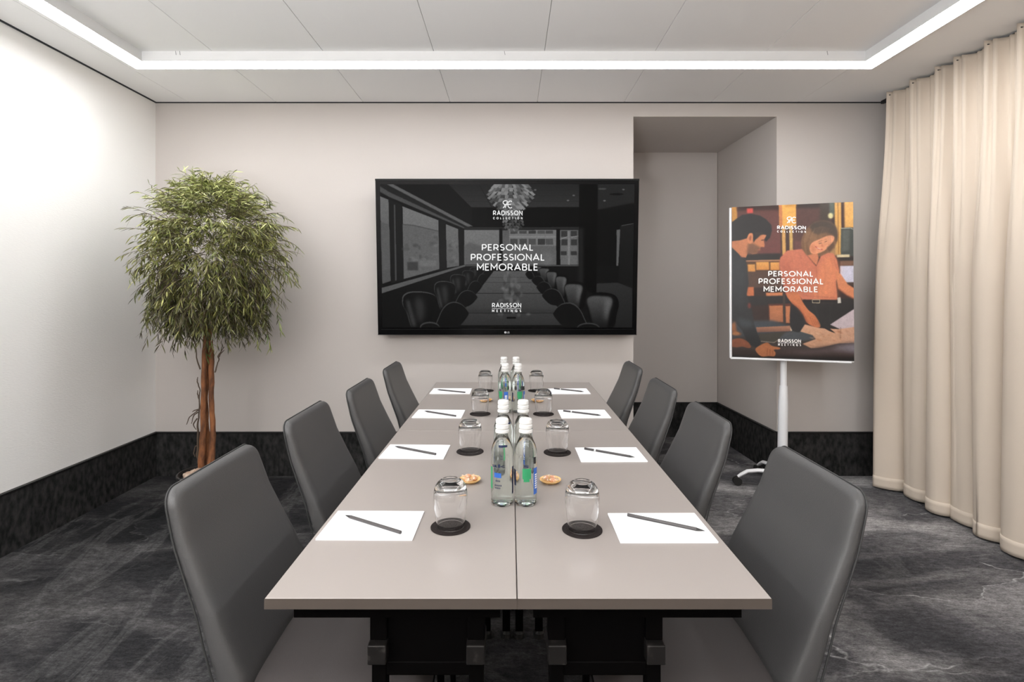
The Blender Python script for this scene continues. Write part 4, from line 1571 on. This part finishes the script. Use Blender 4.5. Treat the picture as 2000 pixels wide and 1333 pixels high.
poster = picture(ep, pbx, .002, M['poster'], easel, 'poster', nu=12, bulge=bulge)
PWm = M['print_white']
HH = .0062
for s, x0, x1, y0, y1, bd, sp in (('PERSONAL', 1500, 1588.5, 529.6, 540.3, .17, .12), ('PROFESSIONAL', 1481.3, 1608.3, 544.0, 555.3, .17, .12),
                                  ('MEMORABLE', 1491, 1597.5, 559.6, 570.6, .17, .12), ('RADISSON', 1517.4, 1573.8, 441.2, 448.2, .20, .10),
                                  ('COLLECTION', 1517.4, 1573.8, 450.6, 454.6, .24, .72), ('RADISSON', 1519.4, 1564, 662.6, 669.2, .20, .10),
                                  ('MEETINGS', 1519.4, 1564, 671.2, 675.8, .24, .85)):
    lettering(ep, s, x0, x1, y0, y1, PWm, easel, HH, bd, sp, slope=(0, .7))
strokes(ep, monogram(1536.5, 1556, 424, 436.5), .0052, PWm, easel, HH, 'monogram')
strokes(ep, [[(1519.4, 670.2), (1564, 670.8)]], .0016, PWm, easel, HH, 'underline')
hub = Vector((1.765, 3.475, 0))
topc = ep.at(*ep.hit(1533, 640), -.05)
bm = NB()
tube(bm, [topc + Vector((0, 0, .35)), topc, Vector((topc.x, topc.y, .60))], .020, 14)
obj('upper_pole', bm, M['white_metal'], easel, smooth=True)
bm = NB()
tube(bm, [Vector((topc.x, topc.y, .66)), Vector((topc.x - .003, topc.y, .52)), Vector((hub.x, hub.y, .10))], [.024, .030, .030], 16)
obj('pole', bm, M['white_metal'], easel, smooth=True)
bm = NB()
lathe(bm, [(.02, .060), (.045, .064), (.048, .10), (.040, .115), (.030, .118)], 20, hub)
obj('hub', bm, M['grey_metal'], easel, smooth=True)
for k in range(5):
    a = math.radians(172 - 76 * k) if k != 4 else math.radians(96)
    if k == 3:
        a = math.radians(18)
    if k == 2:
        a = math.radians(-46)
    if k == 1:
        a = math.radians(-118)
    d = Vector((math.cos(a), math.sin(a), 0))
    L = .275
    bm = NB()
    tube(bm, [hub + d * .03 + Vector((0, 0, .098)), hub + d * .15 + Vector((0, 0, .102)), hub + d * .215 + Vector((0, 0, .094)), hub + d * (L - .02) + Vector((0, 0, .070)),
              hub + d * L + Vector((0, 0, .055))], [.018, .0165, .0155, .014, .012], 12, .75)
    lg = obj('leg', bm, M['white_metal'], easel, smooth=True)
    bm = NB()
    w0 = hub + d * (L + .004) + Vector((0, 0, .0275))
    sd = Vector((-d.y, d.x, 0))
    for s in (-1, 1):
        tube(bm, [w0 + sd * (s * .006), w0 + sd * (s * .019)], .0272, 18)
    tube(bm, [w0 + sd * -.006, w0 + sd * .006], .018, 14)
    tube(bm, [w0 + Vector((0, 0, .01)), w0 + Vector((0, 0, .034)) - d * .004], .008, 10)
    obj('caster', bm, M['caster'], lg, smooth=True)

# ------------------------------------------------------------------ curtain on its rail
rail = thing('curtain_rail', 'black double curtain rail fixed to the ceiling above the cream curtain', 'rail', (2.5, 1.6, ZC))
for k, dx in enumerate((0.0, .055)):
    bm = NB()
    x = 0.050 + dx
    rings(bm, [[Vector((x - .010, yy, -.020)), Vector((x + .010, yy, -.020)), Vector((x + .010, yy, 0)), Vector((x - .010, yy, 0))] for yy in (-3.3, 2.07)])
    obj('rail_track', bm, M['rail'], rail)

ridge = [3.47, 3.27, 3.075, 2.945, 2.755, 2.575, 2.385]
yy = 2.385
Rc = random.Random(21)
while yy > -1.4:
    yy -= .180 + Rc.uniform(-.015, .015)
    ridge.append(yy)
amp = [.150, .090, .140, .100, .135, .130, .135] + [Rc.uniform(.11, .14) for _ in ridge[7:]]
wid = [1.25, .9, 1.0, 1.0, 1.0, 1, 1] + [1.0] * len(ridge[7:])


def curtain_pt(k, t, z):
    """between ridge k and k+1, t in 0..1"""
    s = min(max((z - 1.25) / 1.25, 0), 1)           # 0 low, 1 at heading
    s = s * s * (3 - 2 * s)
    y0, y1 = ridge[k], ridge[k + 1]
    a = amp[k] * (1 - t) + amp[k + 1] * t
    ph = 2 * PI * t
    low = .5 + .5 * math.cos(ph)
    low = low ** .75
    # heading: pinched triple pleat at the ridge, flat between
    dt = min(t, 1 - t)
    hi = math.exp(-(dt / .045) ** 2) * .95 + .72 * math.exp(-((dt - .125) / .04) ** 2) + .08 * math.sin(dt * 40)
    x_low = 2.540 - a * low + .012 * math.sin(y0 * 7 + t * 5) * (1 - z / 2.6)
    x_hi = 2.519 - .085 * hi
    x = x_low * (1 - s) + x_hi * s
    y = y0 + (y1 - y0) * t
    y -= .033 * math.sin(ph) * (1 - s)          # folds curl round on themselves
    y += .010 * math.sin(z * 1.7 + k * 1.9) * (1 - s)
    # the return of the first fold leans out a little towards the hem
    if k == 0:
        x -= .03 * (1 - z / 2.55) * (1 - t)
    return Vector((x, y, z))


curt = thing('curtain', 'long cream curtain with pinch pleats along the right side', 'curtain', (2.5, 1.5, 0))
zs_ = [.012, .03, .06, .088] + list(np.linspace(.15, 2.35, 26)) + list(np.linspace(2.39, 2.566, 9))
NT = 32


def curtain_mesh(zlist, off):
    bm = NB()
    cols = []
    for k in range(len(ridge) - 1):
        for j in range(NT):
            cols.append((k, j / NT))
    cols.append((len(ridge) - 2, 1.0))
    P0 = [[curtain_pt(k, t, z) for k, t in cols] for z in zlist]
    g = []
    for r in P0:
        row = []
        for i, p in enumerate(r):
            d = r[min(i + 1, len(r) - 1)] - r[max(i - 1, 0)]
            n = Vector((d.y, -d.x, 0)).normalized()
            if off and n.x > 0 and False:
                n = -n
            row.append(bm.verts.new(p + n * off - Vector((2.5, 1.5, 0))))
        g.append(row)
    for a in range(len(g) - 1):
        for b in range(len(cols) - 1):
            bm.faces.new((g[a][b], g[a][b + 1], g[a + 1][b + 1], g[a + 1][b]))
    return bm


fab = obj('fabric', curtain_mesh(zs_, 0), M['curtain'], curt, smooth=True, sharp=180)
md = fab.modifiers.new('thickness', 'SOLIDIFY')
md.thickness = .0018
md.offset = 0
hem = obj('hem', curtain_mesh([.010, .03, .06, .082], 0.0), M['curtain'], curt, smooth=True, sharp=180)
md = hem.modifiers.new('thickness', 'SOLIDIFY')
md.thickness = .0075
md.offset = 0
for k in range(len(ridge) - 1):
    if ridge[k] < 1.5:
        break
    for t in (0.02, .35, .65):
        p = curtain_pt(k, t, 2.548)
        bm = NB()
        tube(bm, [Vector((2.538, p.y, 2.552)) - Vector((2.5, 1.5, 0)), Vector((p.x + .004, p.y, 2.545)) - Vector((2.5, 1.5, 0))], .0035, 6)
        obj('hook', bm, M['rail'], curt)

# ------------------------------------------------------------------ tree in a pot
TC = P(404, 905, 3.2)
TC.z = 0
tree = thing('potted_tree', 'tall potted tree with thin drooping leaves and brown trunks in the left corner', 'plant', (TC.x, TC.y, 0))
bm = NB()
lathe(bm, [(.10, 0), (.115, .01), (.150, .165), (.158, .185), (.158, .195), (.150, .197), (.146, .185), (.143, .165), (.02, .160)], 40)
obj('pot', bm, M['pot'], tree, smooth=True)
R = random.Random(4)
bm = NB()
for i in range(150):
    a, r = R.uniform(0, 2 * PI), .128 * math.sqrt(R.random())
    s = R.uniform(.010, .018)
    q = bmesh.ops.create_icosphere(bm, subdivisions=1, radius=1)
    m4 = Matrix.Rotation(R.uniform(0, 6), 3, 'Z')
    for v in q['verts']:
        c = m4 @ Vector((v.co.x * s * 1.2, v.co.y * s, v.co.z * s * .8))
        v.co = c + Vector((r * math.cos(a), r * math.sin(a), .175 + .03 * (1 - r / .13) + R.uniform(0, .008)))
pe = obj('pebbles', bm, M['pebble'], tree, smooth=True)
pe['kind'] = 'stuff'


def wob(pts, rad, n, amp_, seed):
    """resample a polyline with small kinks"""
    rr = random.Random(seed)
    out, ra = [], []
    for i in range(n + 1):
        s = i / n * (len(pts) - 1)
        k = min(int(s), len(pts) - 2)
        f = s - k
        out.append(Vector(pts[k]).lerp(Vector(pts[k + 1]), f) + Vector((rr.uniform(-1, 1), rr.uniform(-1, 1), 0)) * amp_)
        ra.append((rad[k] * (1 - f) + rad[k + 1] * f) * rr.uniform(.93, 1.07))
    return out, ra


def L3(px, py, dy=0.0):
    p = P(px, py, 3.2 + dy)
    return Vector((p.x - TC.x, dy, p.z))


stems = [([L3(393, 912, .0), L3(396, 850, -.02), L3(397, 770, -.02), L3(399, 700, -.01), L3(402, 650, 0), L3(400, 610, 0)], [.020, .0155, .0140, .0140, .0130, .010]),
         ([L3(412, 912, .0), L3(416, 850, .01), L3(413, 770, .0), L3(413, 700, .01), L3(410, 650, .02), L3(412, 612, .03)], [.021, .0160, .0148, .0140, .0130, .010]),
         ([L3(402, 912, .05), L3(405, 850, .04), L3(402, 770, .03), L3(407, 700, .035), L3(404, 640, .03), L3(405, 615, .02)], [.016, .0125, .0115, .011, .010, .008])]
for i, (p, r) in enumerate(stems):
    pp, ra = wob(p, r, 26, .0025, i)
    bm = NB()
    tube(bm, pp, ra, 12)
    obj('trunk', bm, M['bark'], tree, smooth=True)
twl = [[(391, 722), (384, 700), (382, 672), (377, 664), (366, 655)], [(420, 728), (424, 712), (428, 702), (425, 696), (438, 678)], [(426, 700), (432, 690), (438, 684)],
       [(390, 800), (389, 776), (391, 762), (385, 745), (386, 737)], [(389, 780), (386, 770), (386, 763)],
       [(389, 800), (382, 806), (370, 815), (364, 830)], [(386, 806), (378, 812), (374, 828)], [(385, 818), (377, 830), (383, 840)], [(388, 800), (380, 802), (376, 805)],
       [(388, 905), (386, 880), (387, 850), (386, 830), (388, 815), (390, 790)], [(387, 870), (381, 873), (378, 885), (381, 893)], [(386, 878), (383, 888), (385, 896)]]
for i, pth in enumerate(twl):
    pts = [L3(x, y, -.02 + .004 * i) for x, y in pth]
    pp, ra = wob(pts, [.0042] + [.0032] * (len(pts) - 2) + [.0018] if i != 9 else [.007, .006, .0055, .005, .004, .003], len(pts) * 3, .0012, i + 40)
    bm = NB()
    tube(bm, pp, ra, 6)
    obj('twig', bm, M['twig'], tree, smooth=True)

# crown: drooping twigs set with narrow leaves
CC = L3(413, 497)
RX, RYY, RZ = .385, .36, .44
leaf_v, leaf_f, leaf_c = [], [], []
tw_bm = NB()


def add_leaf(p, d, L, W, tone):
    up = Vector((0, 0, 1))
    s = d.cross(up)
    if s.length < .05:
        s = Vector((1, 0, 0))
    s.normalize()
    s = (Matrix.Rotation(R.uniform(-1.2, 1.2), 3, d) @ s)
    b = len(leaf_v)
    n = 4
    q = p.copy()
    dd = d.copy()
    for i in range(n + 1):
        f = i / n
        wd = W * math.sin(PI * min(.08 + f * .92, .985)) ** .8 * (1 if f < .6 else 1)
        leaf_v.append(q + s * wd / 2)
        leaf_v.append(q - s * wd / 2)
        leaf_c.extend([tone, tone])
        dd = (dd + Vector((0, 0, -.11))).normalized()
        q = q + dd * (L / n)
    for i in range(n):
        a = b + 2 * i
        leaf_f.append((a, a + 1, a + 3, a + 2))


greens = [(104, 118, 58), (86, 104, 48), (122, 132, 68), (72, 90, 42), (140, 146, 84), (96, 100, 58), (156, 158, 96), (84, 82, 50)]


def strand(p, d, L, nleaf, droop, tones):
    pts = [p.copy()]
    q, dd = p.copy(), d.copy()
    n = 6
    for i in range(n):
        dd = (dd + Vector((0, 0, -droop)) + Vector((R.uniform(-.12, .12), R.uniform(-.12, .12), R.uniform(-.05, .05)))).normalized()
        q = q + dd * (L / n)
        pts.append(q.copy())
    tube(tw_bm, pts, [.0017, .0015, .0014, .0012, .001, .0008, .0006], 4)
    for i in range(nleaf):
        s = (.12 + .88 * i / max(nleaf - 1, 1)) * (n - .001)
        k = int(s)
        pp = pts[k].lerp(pts[k + 1], s - k)
        t = (pts[k + 1] - pts[k]).normalized()
        side = Vector((R.uniform(-1, 1), R.uniform(-1, 1), R.uniform(-.5, .25)))
        ld = (t * .7 + side * .95 + Vector((0, 0, -.12))).normalized()
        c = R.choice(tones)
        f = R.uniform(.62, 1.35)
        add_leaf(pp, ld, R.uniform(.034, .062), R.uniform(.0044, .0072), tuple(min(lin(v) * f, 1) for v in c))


# outline of the crown: height above its middle -> half width (metres)
OUT_Z = [-.47, -.42, -.33, -.20, -.05, .08, .19, .29, .38, .46]
OUT_R = [.09, .22, .33, .375, .385, .375, .345, .28, .15, .05]


def crown_r(z, th):
    return float(np.interp(z, OUT_Z, OUT_R)) * (1 + .08 * math.sin(3 * th + 1.0 + 5 * z) + .08 * math.sin(5 * th - 9 * z) + .06 * math.sin(9 * th + 14 * z))


pale = [(170, 172, 112), (150, 156, 94), (132, 140, 76), (186, 186, 130), (118, 128, 64)]  # light on the crown painted into leaf colours: pale top, darker below
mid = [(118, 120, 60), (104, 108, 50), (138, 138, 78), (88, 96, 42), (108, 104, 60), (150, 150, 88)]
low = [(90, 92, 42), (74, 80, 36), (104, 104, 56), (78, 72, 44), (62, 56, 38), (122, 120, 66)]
for i in range(1750):
    z = R.uniform(-.40, .40)
    th = R.uniform(0, 2 * PI)
    f = R.uniform(.12, 1.0) ** .55
    rr_ = max(crown_r(z, th) - .075, .03) * f
    o = Vector((math.cos(th) * rr_, math.sin(th) * rr_ * .84, z))
    up_ = .75 if z > .2 else (.3 if z > -.1 else -.15)
    d = Vector((math.cos(th) * .9 + R.uniform(-.4, .4), math.sin(th) * .9 + R.uniform(-.4, .4), up_ + R.uniform(-.35, .35))).normalized()
    L = R.choice((.08, .10, .12, .15, .20)) * R.uniform(.9, 1.1) * (.75 if z > .3 else 1)
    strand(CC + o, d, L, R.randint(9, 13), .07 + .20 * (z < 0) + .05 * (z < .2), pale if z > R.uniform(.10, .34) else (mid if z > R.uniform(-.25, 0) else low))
# wisps that stand out of the outline: top shoots, drooping tails
for px, py, dy, d, L, n in ((376, 392, .02, (-.2, 0, 1), .14, 20), (392, 396, -.03, (.15, 0, 1), .14, 20), (368, 400, 0, (-.4, 0, 1), .14, 18), (384, 384, .05, (0, 0, 1), .15, 22),
                            (384, 372, 0, (-.02, 0, 1), .13, 20), (390, 380, .03, (.05, 0, 1), .12, 18), (440, 392, 0, (-.05, 0, 1), .16, 16), (444, 388, .02, (.1, 0, 1), .13, 12),
                            (300, 420, 0, (-.9, 0, .4), .13, 12), (290, 520, -.03, (-1, 0, .2), .10, 10), (545, 470, 0, (.9, 0, .2), .14, 14), (540, 520, .02, (.9, 0, -.1), .10, 10),
                            (520, 640, 0, (.3, 0, -1), .13, 14), (500, 640, .03, (.1, 0, -1), .12, 12), (540, 610, 0, (.5, 0, -.8), .12, 12), (310, 600, 0, (-.2, 0, -1), .12, 12),
                            (345, 630, 0, (.1, 0, -1), .10, 10), (406, 645, -.04, (0, 0, -1), .16, 16), (410, 640, -.05, (.1, 0, -1), .14, 14), (440, 640, 0, (.1, 0, -1), .12, 10),
                            (275, 560, 0, (-.6, 0, -.3), .08, 7), (360, 372, 0, (-.5, 0, .8), .12, 12), (480, 400, 0, (.5, 0, .7), .14, 14), (520, 420, 0, (.8, 0, .5), .14, 14)):
    strand(L3(px, py, dy), Vector(d).normalized(), L, n, .22, greens)
tw = obj('twigs', tw_bm, M['twig'], tree)
tw['kind'] = 'stuff'
me = bpy.data.meshes.new('foliage')
me.from_pydata(leaf_v, [], leaf_f)
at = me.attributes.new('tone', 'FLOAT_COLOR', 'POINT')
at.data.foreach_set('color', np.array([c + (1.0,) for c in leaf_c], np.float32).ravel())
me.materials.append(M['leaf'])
me.polygons.foreach_set('use_smooth', [True] * len(me.polygons))
fo = bpy.data.objects.new('foliage', me)
C.objects.link(fo)
fo.parent = tree
fo['kind'] = 'stuff'
